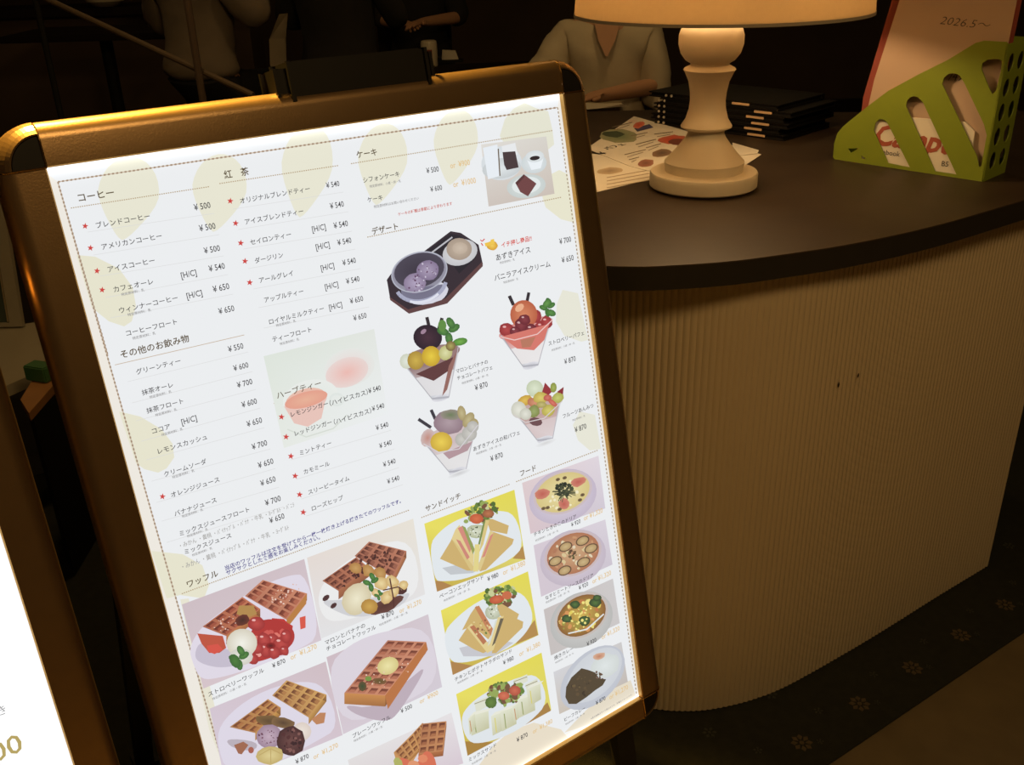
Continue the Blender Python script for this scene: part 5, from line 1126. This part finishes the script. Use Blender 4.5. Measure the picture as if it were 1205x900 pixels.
bm = bmesh.new(); prism(bm, [(-.045, 0), (.045, 0), (.03, .045), (-.04, .05)], -.010, .010, mx=Matrix.Translation((c.x, c.y, .759)) @ Matrix.Rotation(PI / 2, 4, 'X')); obj('napkin', bm, M['sheet'], nk)

# bar ledge far left with bowl and folded napkin
c = at(125, 8, 6.0)
lz = round(c.z, 3)
sb = thing('bar_ledge', 'dark high ledge in the far left background', 'shelf', (c.x - .1, c.y + .1, FZ))
bm = bmesh.new(); box(bm, (c.x - .1, c.y + .15, lz - .02), (1.8, .4, .04)); obj('ledge_top', bm, M['darkwood'], sb)
bm = bmesh.new(); box(bm, (c.x - .1, c.y + .17, (lz - .04 + FZ) / 2), (1.7, .3, lz - .04 - FZ)); obj('ledge_body', bm, M['dark'], sb)
bm = bmesh.new(); lathe(bm, [(.04, lz), (.06, lz + .004), (.10, lz + .03), (.112, lz + .06), (.108, lz + .06), (.09, lz + .03), (.04, lz + .01)], (c.x, c.y), 32); rebase(tag(obj('white_bowl', bm, M['ceramic'], None, True), 'shallow white bowl at the top edge of the photo, far left', 'bowl'), (c.x, c.y, lz))
c2_ = at(203, 30, 5.4); bm = bmesh.new()
table((c2_.x - .3, c2_.y - .12), .8, .5, 'dark high table left of the taupe shirt wearer', z=round(c2_.z, 3))
z_ = round(c2_.z, 3); prism(bm, [(-.12, -.005), (.02, -.045), (.04, .03)], z_, z_ + .003, mx=Matrix.Translation((c2_.x, c2_.y, 0))); rebase(tag(obj('folded_napkin', bm, M['sheet']), 'pointed white napkin lying left of the taupe shirt wearer', 'napkin'), (c2_.x, c2_.y, z_))

# sloping handrail on two posts
ra, rb_ = at(40, -8, 3.6), at(298, 112, 3.0)
rl_ = thing('handrail', 'thin sloping handrail crossing the dark background above the sign', 'handrail', (rb_.x, rb_.y, FZ))
bm = bmesh.new(); tube(bm, [ra, ra.lerp(rb_, .3), ra.lerp(rb_, .7), rb_], 0.009, 10); obj('rail', bm, M['rail'], rl_)
pa_ = at(236, 100, 3.1)
for p_, nm in ((ra, 'post'), (rb_, 'post')):
    bm = bmesh.new(); tube(bm, [(p_.x, p_.y, FZ), (p_.x, p_.y, p_.z)], 0.010, 10); obj(nm, bm, M['blackm'], rl_)
t_ = thing('upright_post', 'slim brown upright post standing before the taupe shirt wearer', 'post', (pa_.x, pa_.y, FZ))
bm = bmesh.new(); tube(bm, [(pa_.x, pa_.y, FZ + .01), (pa_.x, pa_.y, 2.1)], 0.011, 10); obj('pole', bm, M['dark'], t_)
bm = bmesh.new(); lathe(bm, [(.07, FZ), (.07, FZ + .01), (.012, FZ + .015)], (pa_.x, pa_.y), 20); obj('base_plate', bm, M['blackm'], t_)

# ---------------------------------------------------------------- things seen between the two signs
zt = 0.40
P0, P1_, P2_, P3_ = on_z(-70, 395, zt), on_z(70, 375, zt), on_z(62, 430, zt), on_z(-30, 470, zt)
dt = thing('display_table', 'pale low table glimpsed between the two signs', 'table', (P0.x, P0.y, 0))
cc = (P0 + P1_ + P2_ + P3_) / 4
ex = (P1_ - P0); ex.z = 0; rz_ = math.atan2(ex.y, ex.x)
bm = bmesh.new(); prism(bm, [(p.x, p.y) for p in (P3_, P2_, P1_, P0)], zt - .03, zt); obj('tabletop', bm, M['ledge'], dt)
for p in (P3_, P2_, P1_, P0):
    q = p.lerp(cc, .12); bm = bmesh.new(); box(bm, (q.x, q.y, (zt - .03 + .008) / 2), (.03, .03, zt - .038)); obj('leg', bm, M['blackm'], dt)
# tablet leaning on it
a_, b_ = on_z(-70, 386, zt), on_z(30, 384, zt); ax = (b_ - a_).normalized(); L_ = (b_ - a_).length
an_ = Vector((ax.y, -ax.x, 0)); ay = (UP * .985 - an_ * .17).normalized(); az = ax.cross(ay)
Mt = Matrix(((ax.x, ay.x, az.x, a_.x), (ax.y, ay.y, az.y, a_.y), (ax.z, ay.z, az.z, a_.z + .003), (0, 0, 0, 1)))
tb = thing('framed_panel', 'pale framed dark picture panel leaning between the two signs', 'picture', tuple(a_))
fw_ = .036
bm = bmesh.new()
for x0, x1, y0, y1 in ((0, L_, 0, .012), (L_ - fw_, L_, .012, .50), (0, fw_, .012, .50), (0, L_, .50, .53)):
    box(bm, ((x0 + x1) / 2, (y0 + y1) / 2, .008), (x1 - x0, y1 - y0, .016), mx=Mt)
obj('frame', bm, M['greyframe'], tb)
bm = bmesh.new(); box(bm, (L_ / 2, .255, .006), (L_ - .01, .5, .008), mx=Mt); obj('picture', bm, M['screen'], tb)
bm = bmesh.new(); box(bm, (L_ - fw_ - .003, .255, .0165), (.004, .48, .002), mx=Mt); obj('inner_bead', bm, M['steel'], tb)
# wooden shelf with a green box, nearer than the table
zs = 0.46
qq = [on_z(24, 470, zs), on_z(34, 486, zs), on_z(78, 436, zs), on_z(56, 418, zs)]
wt = thing('wooden_shelf', 'orange-brown wooden shelf glimpsed between the two signs', 'shelf', (qq[0].x, qq[0].y, 0))
bm = bmesh.new(); prism(bm, [(p.x, p.y) for p in qq], zs - .02, zs); obj('shelf_top', bm, M['orangewood'], wt)
m_ = sum(qq, Vector()) / 4
bm = bmesh.new(); prism(bm, [tuple((p.lerp(m_, .15))[:2]) for p in qq], .008, zs - .02); obj('shelf_body', bm, M['blackm'], wt)
gb = on_z(50, 446, zs)
bm = bmesh.new(); box(bm, (gb.x, gb.y, zs + .020), (.062, .040, .038), rz=-0.35, bevel=.003); rebase(tag(obj('green_box', bm, M['greenbox']), 'small dark green box on the wooden shelf between the signs', 'box'), (gb.x, gb.y, zs))
kk = [on_z(56, 570, .03), on_z(60, 582, .03), on_z(88, 542, .03), on_z(85, 528, .03)]
bm = bmesh.new(); prism(bm, [(p.x, p.y) for p in kk], .008, .03); rebase(tag(obj('floor_strip', bm, M['steel']), 'short pale strip lying low between the two signs', 'strip'), (kk[0].x, kk[0].y, 0.008))

# ---------------------------------------------------------------- ceiling lamps
for ((x, y), s, p, tg), wh in zip(DOWN, ('above the menu sign', 'in front of the curved counter', 'behind the visitor, added as fill', 'above the blouse wearer', 'above the taupe shirt wearer')):
    t = thing('downlight', 'round warm ceiling downlight ' + wh, 'ceiling light', (x, y, CEIL - .02), 0, 'ceiling downlights')
    bm = bmesh.new(); lathe(bm, [(s / 2 + .02, CEIL - .022), (s / 2 + .02, CEIL - .001), (s / 2, CEIL - .001), (s / 2, CEIL - .022), (s / 2 + .02, CEIL - .022)], (x, y), 32, cap=False); obj('trim_ring', bm, M['brass'], t)
t = thing('spotlight', 'small warm ceiling spotlight aimed at the top rail of the sign', 'spotlight', (so.location.x, so.location.y, CEIL - .001))
bm = bmesh.new(); lathe(bm, [(.05, CEIL - .03), (.05, CEIL - .001), (.042, CEIL - .001), (.042, CEIL - .03), (.05, CEIL - .03)], (so.location.x, so.location.y), 24, cap=False); obj('trim_ring', bm, M['brass'], t)
